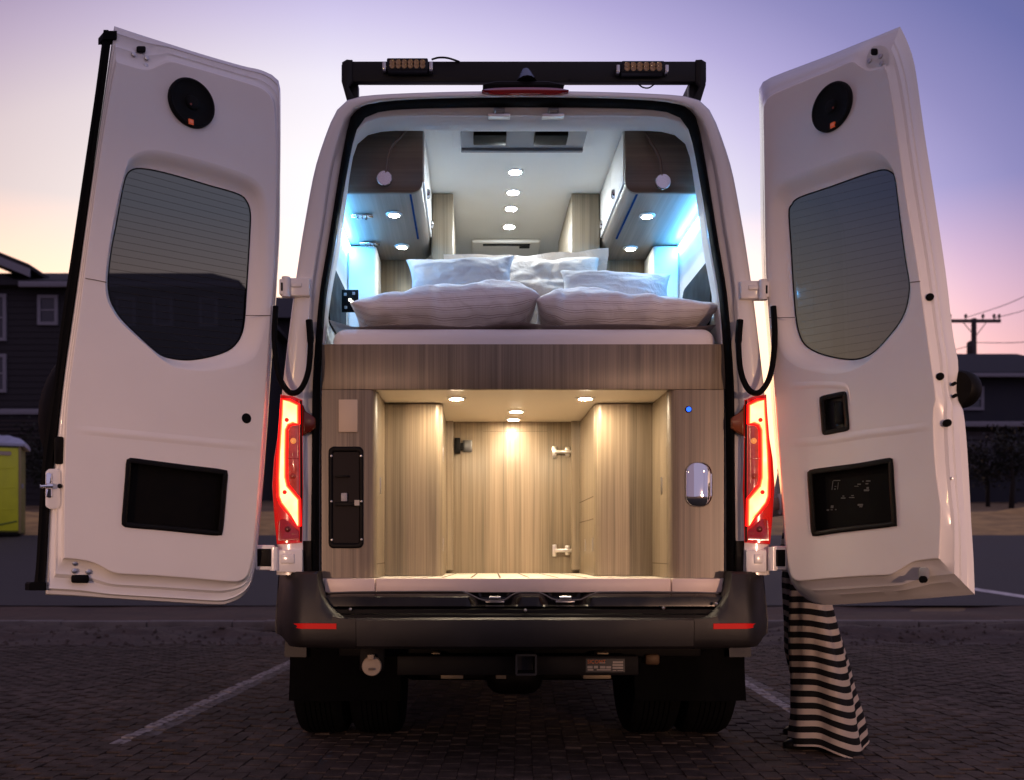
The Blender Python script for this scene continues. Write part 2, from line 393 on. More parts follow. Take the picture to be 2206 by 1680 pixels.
me = bpy.data.meshes.new('distant_pavers'); me.from_pydata(rv, [], rf); me.materials.append(PV1); me.materials.append(PV2); me.materials.append(PV3); me.polygons.foreach_set('material_index', rmi)
tag(link(bpy.data.objects.new('distant_pavers', me), paving), kind='stuff')

# ================================================================== VAN
van = empty('camper_van', (0, 0, 0))
tag(van, 'white high-roof camper van with both rear doors open and lights on', 'van')

def half(pts, n, Y, sc=1.0):    # half contour in (half-width px, v) -> full U ring of world points at depth Y, left bottom -> top -> right bottom
    c = crs(pts, n); R = []
    f = (Y - CY) / FOC
    for p in c: R.append(Vector((-p.x * f * sc, Y, CZ + (PV - p.y) * f)))
    return R + [Vector((-p.x, p.y, p.z)) for p in reversed(R[:-1])]
OUT = [(538, 1238), (538, 1230), (535, 1170), (531, 1000), (527, 860), (521, 800), (502, 642), (487, 538), (480, 494), (457, 369), (436, 299), (415, 245), (396, 217), (372, 203), (330, 196), (233, 191), (120, 188), (0, 187)]
CUT = [(478, 1238), (478, 1230), (478, 1170), (478, 1000), (475, 860), (472, 800), (462, 642), (448, 538), (440, 494), (421, 369), (404, 299), (390, 258), (372, 233), (350, 221), (300, 211), (220, 206), (120, 203), (0, 202)]
SEAL = [(455, 1300), (455, 1230), (455, 1170), (453, 1000), (452, 860), (449, 790), (437, 642), (420, 538), (413, 494), (393, 369), (378, 288), (368, 255), (348, 233), (322, 224), (290, 219.5), (220, 216), (120, 214), (0, 213.5)]
SEALI = [(441, 1300), (441, 1230), (441, 1170), (441, 1000), (439, 860), (437, 790), (426, 642), (409, 538), (402, 494), (381, 369), (366, 294), (354, 263), (335, 243), (310, 235), (280, 231), (220, 228), (120, 226), (0, 225.5)]
TRI = [(437, 1300), (437, 1230), (437, 1170), (437, 1000), (436, 860), (433, 790), (418, 642), (399, 538), (391, 485), (378, 385), (367, 320), (355, 292), (335, 277), (310, 270.5), (280, 268), (220, 268), (120, 269), (0, 269)]
n_ = 46
def shr(R, d):      # shrink towards the centre line a little, for rounded edges
    out = []
    for i, p in enumerate(R):
        t = (R[min(i + 1, len(R) - 1)] - R[max(i - 1, 0)]); nrm = Vector((t.z, 0, -t.x)).normalized()
        out.append(p + nrm * d)
    return out
def aty(R, y): return [Vector((p.x, y, p.z)) for p in R]
o0 = half(OUT, n_, 0.0)
rings = [aty(shr(o0, .02), 5.6), aty(o0, 5.3), aty(o0, 3), aty(o0, .05), aty(shr(o0, .006), .022), aty(shr(o0, .018), .006), aty(shr(o0, .034), 0),
         half(CUT, n_, 0.0), aty(shr(half(CUT, n_, 0), .006), .004), aty(shr(half(CUT, n_, 0), .010), .03), half(SEAL, n_, .045)]
shell = loft('body_shell', rings, PAINT, van, False, smooth=True, angle=50)
# front wall of the body (far end) and belly
box('front_bulkhead', -.92, .92, 5.50, 5.55, .45, 2.0, PAINT, van)
box('chassis_floor', -.80, .80, .22, 5.5, .60, .74, BLK, van)
# side sills below the shell
for s in (-1, 1):
    box('side_sill', s * .93, s * 1.005, 1.75, 5.4, .42, .90, PAINT, van, .02)
# rubber door seal
R0, R1 = half(SEAL, n_, .045), half(SEALI, n_, .045)
loft('door_seal', [R0, aty(R0, .022), aty(shr(R0, .010), .012), aty(shr(R0, .020), .018), R1, aty(R1, .07)], RUB, van, False, smooth=True, angle=60)
# inner frame (painted header and pillars, then plastic surround)
mid_ = [((a[0] + b[0]) / 2, (a[1] + b[1]) / 2) for a, b in zip(SEALI, TRI)]
loft('inner_frame', [half(SEALI, n_, .066), half(mid_, n_, .075), aty(shr(half(mid_, n_, .075), .003), .085)], PAINT, van, False, angle=60)
loft('opening_surround', [half(mid_, n_, .086), aty(shr(half(mid_, n_, .086), .005), .083), half(TRI, n_, .11), aty(half(TRI, n_, .11), .17)], LINER, van, False, angle=70)
# interior shell
wl_ = crs([(.825, 1.60, 0), (.826, 2.0, 0), (.825, 2.36, 0), (.812, 2.45, 0), (.77, 2.575, 0), (.71, 2.66, 0), (.60, 2.708, 0), (.35, 2.722, 0), (0, 2.724, 0)], n_)
inn = [Vector((-p.x, .176, p.y)) for p in wl_]; inn = inn + [Vector((-p.x, p.y, p.z)) for p in reversed(inn[:-1])]
tr_ = [p for p in half(TRI, 120, .12) if p.z > 1.60]; tr_ = [Vector((p.x, .172, p.z)) for p in resample(tr_, len(inn))]
loft('interior_liner', [tr_, inn, aty(inn, 3.4)], LINER, van, False, angle=40)
bx = bmesh.new(); bm_box(bx, -.62, .62, .178, 3.36, 2.70, 2.706); from_bm('ceiling_panel', bx, HEADL, van)
box('cab_partition', -.6, .6, 3.36, 3.40, .79, 2.72, LINER, van)
# ---- striker loops on the header
for u in (1075, 1191):
    c = P(u, 249, .07); bm = bmesh.new()
    bm_box(bm, c.x - .045, c.x + .045, .05, .085, c.z - .012, c.z + .004, .004)
    bm_tube(bm, [c + Vector((-.02, -.005, -.004)), c + Vector((-.018, -.03, .012)), c + Vector((.018, -.03, .012)), c + Vector((.02, -.005, -.004))], .007, 8)
    from_bm('door_striker', bm, STEEL, van, True, angle=40)

# ---- overhead cabinets
zb = 2.419; YC0, YC1 = .25, 1.2
for s, xi, us in ((-1, -.415, -1), (1, .445, 1)):
    cab = empty('overhead_cabinet', (s * .6, YC0, zb), van)
    xo = s * .822
    # end panel, rounded lower inner corner
    r = .05; pts = [(xi, 2.70), (xi, zb + r)]
    for k in range(7): 
        a = radians(90 * k / 6); pts.append((xi + s * (r - r * cos(a)), zb + r - r * sin(a)))
    pts += [(xo, zb), (s * .80, 2.47), (s * .755, 2.585), (s * .69, 2.66), (s * .66, 2.70)]
    plate_y('end_panel', pts, YC0, YC0 + .018, WOODX, cab, .001)
    # cabinet body behind it with the same rounded corner
    ring = [Vector((x, YC0 + .018, z)) for x, z in pts]
    ins = [Vector((x + (s * .004 if abs(x - xi) < .06 else 0), YC0 + .018, z + (.004 if z < zb + .03 else 0))) for x, z in pts]
    bm = bmesh.new(); bm_loft(bm, [ins, aty(ins, YC1)], True, (False, True)); from_bm('cabinet_carcass', bm, WOODU, cab, True, angle=40)
    # flip-up doors on the aisle side (white)
    dl = (1.0 - YC0 - .03) / 2
    for k in range(2):
        y0 = YC0 + .019 + k * (dl + .004)
        dr = box('cabinet_door', xi - s * .006, xi + s * .004, y0, y0 + dl, zb + .052, 2.692, LINER, cab, .003)
    for y in (.52, .93):
        lathe('push_latch', (xi - s * .007, y, zb + .095), (-s, 0, 0), [(.022, 0), (.022, .006), (.017, .012), (.001, .013)], CHROME, cab, 20)
    # glowing strip put in for the blue LED reflection on the lower corner
    bm = bmesh.new(); bm_box(bm, xi + s * .050, xi + s * .058, YC0 + .02, YC1 - .35, zb - .0015, zb + .004); from_bm('reflection_strip', bm, emat('blue_reflection', (.02, .16, .75), .13), cab)
    # chrome coat hooks
    if s < 0:
        for uu, vv in ((780, 463), (797, 523)):
            y = CY + (zb - CZ) * FOC / (PV - vv); x = XW(uu, y); bm = bmesh.new()
            bm_box(bm, x - .05, x + .05, y - .018, y + .018, zb - .008, zb - .0005, .003)
            for q in (-.02, 0, .02): bm_tube(bm, [(x + q, y, zb - .006), (x + q, y - .01, zb - .022), (x + q, y - .022, zb - .026)], .004, 6)
            from_bm('coat_hook_rail', bm, CHROME, cab, True, angle=40)
    # tall wood cabinets beyond
    xin = -.30 if s < 0 else .295
    box('tall_cabinet', xin, xi - s * .008, 1.0, 1.75, .80, 2.698, WOOD, van, .006)
    box('wardrobe', xi - s * .006, s * .822, YC1 + .002, 1.76, .80, 2.43, WOOD, van, .004)
# ---- white pilasters under the cabinets at the far end, and side wall details
for s in (-1, 1):
    ua, ub = ((751, 812) if s < 0 else (1405, 1520))
    Yp = .96
    bm = bmesh.new()
    x0, x1 = s * .823, XW(ua if s > 0 else ub, Yp)
    bm_box(bm, min(x0, x1), max(x0, x1), Yp - .02, 1.19, 1.75, zb - .003, .014, 3); from_bm('side_pilaster', bm, LINER, van, True, angle=40)
    # blue-white LED strip in the corner between wall and cabinet
    bm = bmesh.new(); xs = s * .812
    bm_box(bm, xs - .005, xs + .009, .27, .93, zb - .040, zb - .028); from_bm('led_strip', bm, emat('blue_led', (.085, .44, 1.0), 120), van)
    # dark side window set in the liner
    bm = bmesh.new()
    pr = rrect(.30, .85, 1.88, 2.16, .06); c0 = [Vector((s * .828, y, z)) for y, z in pr]; c1 = [Vector((s * .818, y, z)) for y, z in pr]
    bm_loft(bm, [c0, c1], True, (True, True)); from_bm('side_window', bm, BLK, van, True, angle=40)
# control panel on the left wall
pa, pb = P(736, 624, .55), P(772, 672, .55)
cp = box('control_panel', pa.x, pb.x, .548, .56, pb.z, pa.z, BLK, van, .002)
for k, (du, dv) in enumerate(((8, 10), (26, 8), (18, 22), (22, 26), (9, 38), (27, 40))):
    q = P(736 + du, 624 + dv, .547); box('switch_light' if k in (2, 3) else 'switch', q.x - .006, q.x + .006, .543, .549, q.z - .006, q.z + .006, emat('panel_led', (1, .95, .8), 4) if k in (2, 3) else GREYP, cp, .001)

# ---- downlights
PUCKW = emat('puck_white', (.91, 1, 1.03), 640); PUCKC = emat('puck_cool', (1, .98, .80), 110); PUCKY = emat('puck_warm', (1, .79, .54), 800); PUCKY2 = emat('puck_warm_dim', (1, .79, .54), 260)
def downlight(x, y, z, em, r=.030):
    h = empty('downlight', (x, y, z), van)
    lathe('bezel', (x, y, z), (0, 0, -1), [(r * 1.55, -.002), (r * 1.55, .002), (r * 1.2, .006), (r * 1.05, .006), (r * 1.02, .002)], WHITEP, h, 24)
    bm = bmesh.new(); bmesh.ops.create_circle(bm, cap_ends=True, segments=24, radius=r)
    for v in bm.verts: v.co = Vector((x + v.co.x, y + v.co.y, z - .0066))
    from_bm('lamp_lens', bm, em, h)
for vv in (369, 413, 448, 487):
    y = CY + (2.70 - CZ) * FOC / (PV - vv); downlight(0.0, y, 2.70, PUCKW, .028)
for y in (1.95, 2.4): downlight(0, y, 2.70, PUCKW, .028)
downlight(0, .235, 2.682, PUCKW, .030)
for uu, vv in ((849, 461), (866, 530), (1394, 464), (1358, 534)):
    y = CY + (zb - CZ) * FOC / (PV - vv); downlight(XW(uu, y), y, zb - .001, PUCKC, .024)

# ---- roof fan
fan = empty('roof_fan', (0, .3, 2.70), van)
xa, xb = XW(976, .42), XW(1272, .42)
bm = bmesh.new(); o_ = [(xa, .185), (xb, .185), (xb, .44), (xa, .44)]; i_ = [(xa + .035, .186), (xb - .035, .186), (xb - .035, .415), (xa + .035, .415)]
bm_loft(bm, [[Vector((x, y, 2.70)) for x, y in o_], [Vector((x, y, 2.688)) for x, y in o_], [Vector((x, y, 2.686)) for x, y in i_], [Vector((x, y, 2.70)) for x, y in i_]], True)
from_bm('fan_surround', bm, WHITEP, fan)
bm = bmesh.new(); bm_box(bm, xa + .036, xb - .036, .392, .412, 2.655, 2.70, .004); bm_box(bm, xa + .036, xb - .036, .187, .391, 2.668, 2.676, .002); from_bm('smoked_lid', bm, mat('smoked_acrylic', (.26, .26, .28), .2), fan)
for q in (-.13, .13): box('fan_motor_bracket', q - .07, q + .07, .20, .30, 2.64, 2.667, BLK, fan, .006)
# air vent on the far ceiling
yv = CY + (2.70 - CZ) * FOC / (PV - 527)
vent = box('air_vent', XW(1016, yv), XW(1162, yv), yv - .12, yv + .16, 2.675, 2.699, LINER, van, .012, 3)
box('vent_slot', XW(1040, yv), XW(1140, yv), yv - .095, yv - .06, 2.672, 2.676, BLK, vent, .002)
box('vent_sensor', XW(1118, yv), XW(1140, yv), yv - .05, yv - .02, 2.671, 2.676, BLK, vent, .001)

# ---- gooseneck reading lamps
for (u0, v0), (u1, v1), ((um, vm)) in (((890, 268), (829, 387), (842, 318)), ((1378, 272), (1427, 394), (1419, 335))):
    rl = empty('reading_lamp', P(u1, v1, YC0 - .03), van)
    pth = smooth_path([P(u0, v0 - 14, YC0 - .012), P(u0 * .55 + um * .45, v0 * .6 + vm * .4, YC0 - .03), P(um, vm, YC0 - .04), P(u1 + (4 if u1 < 1000 else -2), v1 - 24, YC0 - .03), P(u1, v1, YC0 - .022)], 10)
    tube('gooseneck', pth, .0065, mat('bronze_flex', (.14, .10, .08), .4, metal=.6), rl, 8)
    lathe('lamp_disc', P(u1, v1, YC0 - .012), (0, -1, 0), [(.001, 0), (.031, 0), (.033, .004), (.033, .018), (.030, .021), (.001, .0215)], ANOD, rl, 36)

# ---- bed platform and garage joinery
YF = .06
zf_t, zf_b = ZW(741, YF), ZW(839, YF)
box('bed_fascia', XW(693, YF), XW(1563, YF), YF, YF + .02, zf_b, zf_t, WOOD, van, .003)
bm = bmesh.new(); bm_box(bm, -.80, .80, YF + .021, 1.40, 1.552, 1.60); from_bm('bed_platform', bm, mat('garage_ceiling_board', (.78, .70, .58), .5, var=.02), van)
fz = .785
for s in (-1, 1):
    x1 = s * .591; x0 = s * .815; r = .045
    pts = [(x0, YF), (x1 + s * r, YF)] + [(x1 + s * (r - r * sin(radians(a))), YF + r - r * cos(radians(a))) for a in (15, 30, 45, 60, 75, 90)] + [(x1, .412), (x0, .412)]
    bm = bmesh.new(); bm_loft(bm, [[Vector((x, y, fz + .002)) for x, y in pts], [Vector((x, y, 1.549)) for x, y in pts]], True, (True, True))
    side = from_bm('garage_side_panel', bm, WOOD, van, True, angle=25)
    xx = s * .336; r = .035
    pts = [(s * .60, .41), (xx + s * r, .41)] + [(xx + s * (r - r * sin(radians(a))), .41 + r - r * cos(radians(a))) for a in (15, 30, 45, 60, 75, 90)] + [(xx, 1.035), (s * .60, 1.035)]
    bm = bmesh.new(); bm_loft(bm, [[Vector((x, y, fz + .002)) for x, y in pts], [Vector((x, y, 1.546)) for x, y in pts]], True, (True, True))
    from_bm('garage_cabinet', bm, WOOD, van, True, angle=25)
    # slim finger pulls and catches in the jambs
    for (zz, yy, xw) in ((1.17, .20, s * .590),): box('jamb_latch', xw - .002, xw + .002, yy - .012, yy + .012, zz - .035, zz + .035, STEEL, side, .001)
    box('jamb_seam', s * .5895, s * .5915, .06, .40, .842, .846, GROOVE, side, 0)
    for zz in (.925, 1.33) if s < 0 else (.925,):
        box('pull_latch', s * .334, s * .338, .47, .50, zz - .03, zz + .03, STEEL, van, .001)
    if s > 0:
        for zz in (1.14, 1.04): box('drawer_seam', .3345, .3375, .46, 1.0, zz - .002, zz + .002, GROOVE, van, 0)
        box('pull_latch', .334, .338, .75, .77, .895, .955, STEEL, van, .001)
# back wall with access door
back = box('garage_back_panel', -.62, .62, 1.03, 1.05, fz, 1.56, WOOD, van, .001)
def bw(u, v, d=0): return P(u, v, 1.03 - d)
def bwbox(name, u0, u1, v0, v1, m, parent, d=.006, bev=.001):
    a, b = bw(u0, v0), bw(u1, v1); return box(name, a.x, b.x, 1.03 - d, 1.032, b.z, a.z, m, parent, bev)
bwbox('door_gap', 992.6, 994, 978, 1233, GROOVE, back, .0006, 0)
bwbox('top_joint', 1040, 1180, 928.6, 929.6, GROOVE, back, .0006, 0)
for u, v in ((966, 928), (965, 1070), (964, 1212), (1242, 929), (1242, 1070), (1241, 1211)):
    lathe('screw_cap', bw(u, v, .0), (0, -1, 0), [(.010, -.001), (.010, .003), (.006, .006), (.001, .006)], BLK, back, 14)
ct = bwbox('door_catch', 979, 992, 944, 977, BLK, back, .03, .004)
bwbox('catch_plate', 997, 1017, 948, 974, mat('dark_steel', (.12, .12, .12), .35, metal=.8), back, .012, .003)
bwbox('catch_tongue', 991, 999, 955, 970, BLK, back, .02, .002)
for v in (974, 1186):
    hg = empty('cabinet_hinge', bw(1210, v), back)
    bwbox('hinge_plate', 1190, 1199, v - 13, v + 13, NICKEL, hg, .012, .003); bwbox('hinge_arm', 1194, 1236, v - 4, v + 4, NICKEL, hg, .026, .005)
    bwbox('hinge_cup', 1217, 1227, v - 11, v + 10, NICKEL, hg, .014, .004)
# floor with grooves
gf = box('cargo_floor', -.82, .82, .030, 1.03, .73, fz, FLOORM, van, .004)
for i, xg in enumerate([-.50, -.42, -.33, -.21, -.09, .03, .15, .27, .38, .50]):
    bm = bmesh.new(); x2 = xg * .86
    bm_loft(bm, [[Vector((xg - .004, .12, fz + .001)), Vector((xg + .004, .12, fz + .001))], [Vector((x2 - .004, .40 if abs(xg) > .35 else .95, fz + .001)), Vector((x2 + .004, .40 if abs(xg) > .35 else .95, fz + .001))]], False)
    from_bm('floor_groove', bm, GROOVE, gf)
sill = mat('sill_strip', (.80, .66, .58), .4, var=.04)
zs0, zs1 = ZW(1276, .02), ZW(1247, .02)
for u0, u1 in ((700, 807.5), (810.5, 1444.5), (1447.5, 1556)):
    box('sill_strip', XW(u0, .02), XW(u1, .02), .016, .035, zs0, zs1 + .002, sill, van, .004)

# garage lights
for uu, vv in ((983, 857), (1261, 857), (1112, 885), (1106, 902)):
    y = CY + (1.552 - CZ) * FOC / (PV - vv); downlight(XW(uu, y), y, 1.552, PUCKY if y < .8 else PUCKY2, .028)

# left panel fittings
a, b = P(730, 861, YF), P(771, 931, YF); box('cover_plate', a.x, b.x, YF - .008, YF + .001, b.z, a.z, BEIGE, van, .002)
a, b = P(708, 962, YF), P(783, 1181, YF)
hol = empty('recessed_holder', ((a.x + b.x) / 2, YF, b.z), van)
oc = [Vector((*q, 0)) for q in rrect(a.x, b.x, b.z, a.z, .022, 6)]; ic = [Vector((*q, 0)) for q in rrect(a.x + .018, b.x - .018, b.z + .022, a.z - .022, .008, 6)]
Y_ = lambda c, y: [Vector((p.x, y, p.y)) for p in c]
loft('holder_frame', [Y_(oc, YF + .001), Y_(oc, YF - .004), Y_(offc(oc, -.004), YF - .007), Y_(offc(ic, .003), YF - .006), Y_(ic, YF - .002), Y_(ic, YF - .0008)], BLK, hol, True, smooth=True, angle=50)
bm = bmesh.new(); f_ = Y_(ic, YF - .0006); bm.faces.new([bm.verts.new(p) for p in f_]); from_bm('holder_back', bm, mat('holder_dark', (.010, .006, .006), .6, spec=.2), hol)
for (u0, u1, v0, v1, nm, mm) in ((722, 752, 1024, 1028, 'holder_bracket', BLK), (735, 748, 1062, 1080, 'holder_clip', GREYP), (722, 776, 1082, 1090, 'holder_shelf', BLK)):
    q, w = P(u0, v0, YF - .01), P(u1, v1, YF - .01); box(nm, q.x, w.x, YF - .016, YF - .0005, w.z, q.z, mm, hol, .002)
q = P(769, 1083, YF - .018); bm = bmesh.new(); bm_box(bm, q.x - .010, q.x + .010, YF - .02, YF - .0165, q.z - .011, q.z + .011, .001); from_bm('paper_tag', bm, mat('paper', (.55, .5, .42), .8), hol)
for u, v in ((714, 982), (778, 982), (714, 1080), (779, 1080), (715, 1163), (779, 1162)):
    lathe('holder_screw', P(u, v, YF - .006), (0, -1, 0), [(.0045, 0), (.0045, .002), (.001, .003)], STEEL, hol, 10)
# right panel fittings
c = P(1483, 882, YF)
bt = lathe('push_button', c, (0, -1, 0), [(.013, -.001), (.013, .004), (.011, .006), (.001, .006)], BLK, van, 24)
lathe('button_ring', c + Vector((0, -.0062, 0)), (0, -1, 0), [(.0098, 0), (.0098, .0012), (.0062, .0012), (.0062, 0)], emat('blue_ring', (.02, .10, 1), 3.0), bt, 24)
a, b = P(1476, 996, YF), P(1533, 1092, YF)
oc = [Vector((*q, 0)) for q in rrect(a.x, b.x, b.z, a.z, .045, 8)]
prof = [(0, .001), (0, -.006), (-.003, -.010), (-.010, -.013), (-.025, -.0165), (-.04, -.018)]
lt = loft('chrome_latch', [Y_(offc(oc, d), YF + y) for d, y in prof], CHROME, van, True, (False, True), True, 80)
q = P(1532, 1045, YF); tube('latch_hinge_pin', [(q.x - .002, YF - .008, q.z - .045), (q.x - .002, YF - .008, q.z + .045)], .006, CHROME, lt, 10)

# ---- sill step and bumper
def strip(name, prof_fn, us, m, parent, angle=35):   # prof_fn(t, x) -> list of (y, z)
    rings = []
    for x in us: rings.append([Vector((x, y, z)) for y, z in prof_fn(x)])
    return loft(name, rings, m, parent, False, smooth=True, angle=angle)
xs = [-.80 + 1.6 * i / 160 for i in range(161)]
def notch(x):
    d = min(abs(x + .115), abs(x - .165)); w = .105
    return 0 if d > w else min(1, (w - d) / .05)
zt = ZW(1277, 0)
def step_prof(x):
    e = max(0, abs(x) - .70) / .10
    n = notch(x); bow = .012 * (1 - (x / .8) ** 2)
    return [(.045, zt + .002), (.03, zt), (-.012 + .045 * n, zt - .006 - .010 * n - .006 * e), (-.03 + .055 * n, zt - .016 - .014 * n), (-.036 + .030 * n, zt - .046 + .002 * n), (-.036, zt - .052), (-.02, zt - .056)]
step = strip('step_cover', step_prof, xs, BLKG, van, 30)
tube('step_edge_highlight', resample([P(u, v, -.034) for u, v in ((706, 1277), (760, 1275), (900, 1274), (996, 1274), (1012, 1280), (1036, 1292), (1050, 1294), (1074, 1294), (1088, 1292), (1104, 1281), (1116, 1276), (1136, 1275.5), (1160, 1276), (1174, 1281), (1190, 1291), (1204, 1293), (1238, 1293), (1253, 1291), (1272, 1282), (1290, 1275.5), (1400, 1275), (1500, 1276), (1548, 1278))], 90), .0034, mat('step_highlight_satin', (.10, .09, .085), .25, spec=.7), step, 6)  # paler tube put in for the gloss highlight along the notched edge
for xx in (-.115, .165):
    c = Vector((xx, 0.0, zt - .022)); bm = bmesh.new(); bm_box(bm, xx - .038, xx + .038, -.012, .012, zt - .040, zt - .030, .003)
    bm_tube(bm, [(xx - .02, -.004, zt - .034), (xx - .02, -.02, zt - .018), (xx + .02, -.02, zt - .018), (xx + .02, -.004, zt - .034)], .006, 8); from_bm('door_striker', bm, STEEL, van, True, angle=40)
def ledge_prof(x):
    bow = .05 * (x / .85) ** 2 if True else 0
    z0 = zt - .056
    return [(-.019, z0), (-.05, z0 - .008), (-.052, z0 - .022), (-.075, z0 - .028), (-.078, z0 - .047)]
strip('step_ledge', ledge_prof, [-.83 + 1.66 * i / 60 for i in range(61)], BLK, van, 30)
for u, v in ((692, 1311), (754, 1313), (1132, 1315), (1430, 1310), (1544, 1301)):
    q = P(u, v, -.076); lathe('ledge_clip', q + Vector((0, .006, 0)), (0, -1, -.2), [(.006, -.01), (.006, .004), (.003, .007)], NICKEL, van, 10)
# bumper: middle bar + two corners, each lofted across x
ztop, zbot = ZW(1333, -.12), ZW(1400, -.12)
def bump_y(x): return -.125 + .035 * (abs(x) / .95) ** 2 + .20 * max(0, (abs(x) - .86) / .14) ** 2
bumper = empty('rear_bumper', (0, -.1, zbot), van)
def bprof(x):
    y = bump_y(x); up = .006 * (1 - (x / 1.0) ** 2)
    return [(y + .06, ztop - .004 + up), (y + .012, ztop - .002 + up), (y + .001, ztop - .010 + up), (y, ztop - .03), (y + .004, ztop - .08), (y + .012, zbot + .012), (y + .03, zbot), (y + .10, zbot + .004)]
strip('bumper_bar', bprof, [-.655 + 1.31 * i / 80 for i in range(81)], BUMP, bumper, 30)
for s in (-1, 1):
    # corner: rises beside the opening up to below the lower hinge
    rings = []
    NJ = 56
    for j in range(NJ + 1):
        x = .657 + (1.012 - .657) * (j / NJ)
        y = bump_y(x)
        h = min(1, max(0, (x - .67) / .142)); h = 1 - sqrt(max(0, 1 - h * h))
        zt_ = ztop + (ZW(1231, 0) - ztop) * h
        e = max(0, (x - .93) / .07); zb_ = zbot + .02 * e ** 2 + .006 * (j / NJ)
        yt = y + .04 * h + .01 * (1 - h)
        rings.append([Vector((s * (x - .004), yt + .10, zt_ + .001)), Vector((s * (x - .002), yt + .012, zt_)), Vector((s * x, yt, zt_ - .012)), Vector((s * (x + .004 * h), y + .02 * h, ztop - .002 + .06 * h)), Vector((s * (x + .006 * h), y, ztop - .03)), Vector((s * (x + .004 * e), y + .004, ztop - .08)), Vector((s * (x - .012 * e), y + .014, zb_ + .012)), Vector((s * (x - .03 * e), y + .03, zb_)), Vector((s * (x - .05 * e), y + .14, zb_ + .004))])
    # wrap the side of the corner forward
    last = rings[-1]
    for yy in (.10, .25, .40): rings.append([Vector((p.x + s * .004, max(p.y, yy + .0 * p.y), p.z)) for p in last])
    loft('bumper_corner', rings, BUMP, bumper, False, smooth=True, angle=45)
    pl = box('corner_lining', s * .80, s * .90, -.04, .05, ztop - .05, ztop + .05, BLK, bumper, .01)
    # inner black flank next to the opening
    rings = []
    for k in range(15):
        t = k / 14; zz = ztop + .0 + (ZW(1165, 0) - ztop) * t
        xi = .805 + .037 * min(1, t * 2.0) ** .6; xo = .845 + .025 * t
        rings.append([Vector((s * xi, .035, zz)), Vector((s * (xi + .006), -.02 + .015 * t, zz)), Vector((s * xo, -.035 + .03 * t, zz)), Vector((s * (xo + .02), .01, zz))])
    loft('corner_flank', rings, BLK, bumper, False, smooth=True, angle=50)
    u0, u1 = (624, 725) if s < 0 else (1536, 1632)
    bm = bmesh.new(); rr = []
    for k in range(13):
        u = u0 + (u1 - u0) * k / 12; x = XW(u, -.1); y = bump_y(x) - .0035
        inner = (k / 12) if s < 0 else (1 - k / 12)
        tp = .0 if inner > .25 else (.25 - inner) * .02
        zz0, zz1 = ZW(1355.5, -.1) + tp, ZW(1342.5, -.1) - tp * .2
        rr.append([Vector((x, y + .006, zz0)), Vector((x, y, zz0 + .002)), Vector((x, y, zz1 - .002)), Vector((x, y + .006, zz1))])
    bm_loft(bm, rr, True, (True, True)); from_bm('reflector', bm, REFL, bumper, True, angle=40)

# ---- tow bar, socket, underbody
tb = empty('tow_bar', (0, .3, .40), van)
YT = .12
a, b = P(855, 1413, YT), P(1376, 1455, YT); box('cross_tube', a.x, b.x, YT, YT + .07, b.z, a.z, mat('black_powdercoat', (.006, .005, .005), .6, var=.1, spec=.2), tb, .006)
a, b = P(1110, 1404, 0), P(1156, 1458, 0)
cx_, cz_ = (a.x + b.x) / 2, (a.z + b.z) / 2; h_ = (b.x - a.x) / 2
oc = [Vector((*q, 0)) for q in rrect(cx_ - h_, cx_ + h_, cz_ - h_, cz_ + h_, .008, 4)]; ic = offc(oc, -.008)
loft('receiver_tube', [Y_(oc, .12), Y_(oc, -.02), Y_(ic, -.02), Y_(ic, .10)], BUMP, tb, True, (False, True), True, 30)
a, b = P(1262, 1419, YT), P(1346, 1448, YT)
stk = box('warning_sticker', a.x, b.x, YT - .0015, YT + .001, b.z, a.z, mat('sticker_black', (.012, .012, .012), .4), tb, 0)
ORG = mat('sticker_orange', (.60, .13, .01), .5); OWH = mat('sticker_white', (.36, .31, .27), .5)
def stick(px0, px1, py0, py1, m, nm='sticker_print'):       # px in the 2206x1018 zoom of [2300,2600,2560,2720]
    f = lambda px, py: P((2300 + px * 260 / 2206) * .53857, (2600 + py * 120 / 1018) * .53857, YT - .002)
    q, w = f(px0, py0), f(px1, py1); box(nm, q.x, w.x, YT - .0022, YT - .0012, w.z, q.z, m, stk, 0)
for r in ((830, 1030, 415, 450), (420, 600, 535, 620), (640, 780, 535, 620), (850, 1035, 540, 625), (1060, 1225, 545, 625), (430, 625, 645, 695), (740, 1220, 650, 690), (1285, 1635, 380, 450), (1275, 1635, 475, 545), (1275, 1635, 570, 635), (1280, 1400, 680, 700), (1440, 1640, 680, 698)):
    stick(*r, OWH)
def text3d(name, body, size, loc, m, parent, rot=(radians(90), 0, 0), ext=.0006):
    cu = bpy.data.curves.new(name, 'FONT'); cu.body = body; cu.size = size; cu.extrude = ext; cu.align_x = 'LEFT'
    ob = bpy.data.objects.new(name, cu); dg = None
    COL.objects.link(ob); bpy.context.view_layer.update()
    me = bpy.data.meshes.new_from_object(ob.evaluated_get(bpy.context.evaluated_depsgraph_get())); me.materials.clear(); me.materials.append(m)
    bpy.data.objects.remove(ob); o = bpy.data.objects.new(name, me); o.location = loc; o.rotation_euler = rot
    COL.objects.link(o); o.parent = parent; o.matrix_parent_inverse = parent.matrix_world.inverted(); return o
q = P((2300 + 420 * 260 / 2206) * .53857, (2600 + 452 * 120 / 1018) * .53857, YT - .003)
text3d('sticker_lettering', 'SICOMT', .021, q, ORG, stk)
c = P(800, 1436, .02)
sk = empty('trailer_socket', c, van)
box('socket_bracket', c.x - .05, c.x + .05, .045, .055, c.z - .02, c.z + .075, BLK, sk, .004)
lathe('socket_lid', c + Vector((0, .02, 0)), (0, -1, 0), [(.040, -.02), (.040, .004), (.037, .009), (.030, .010), (.001, .010)], BEIGE2, sk, 28)
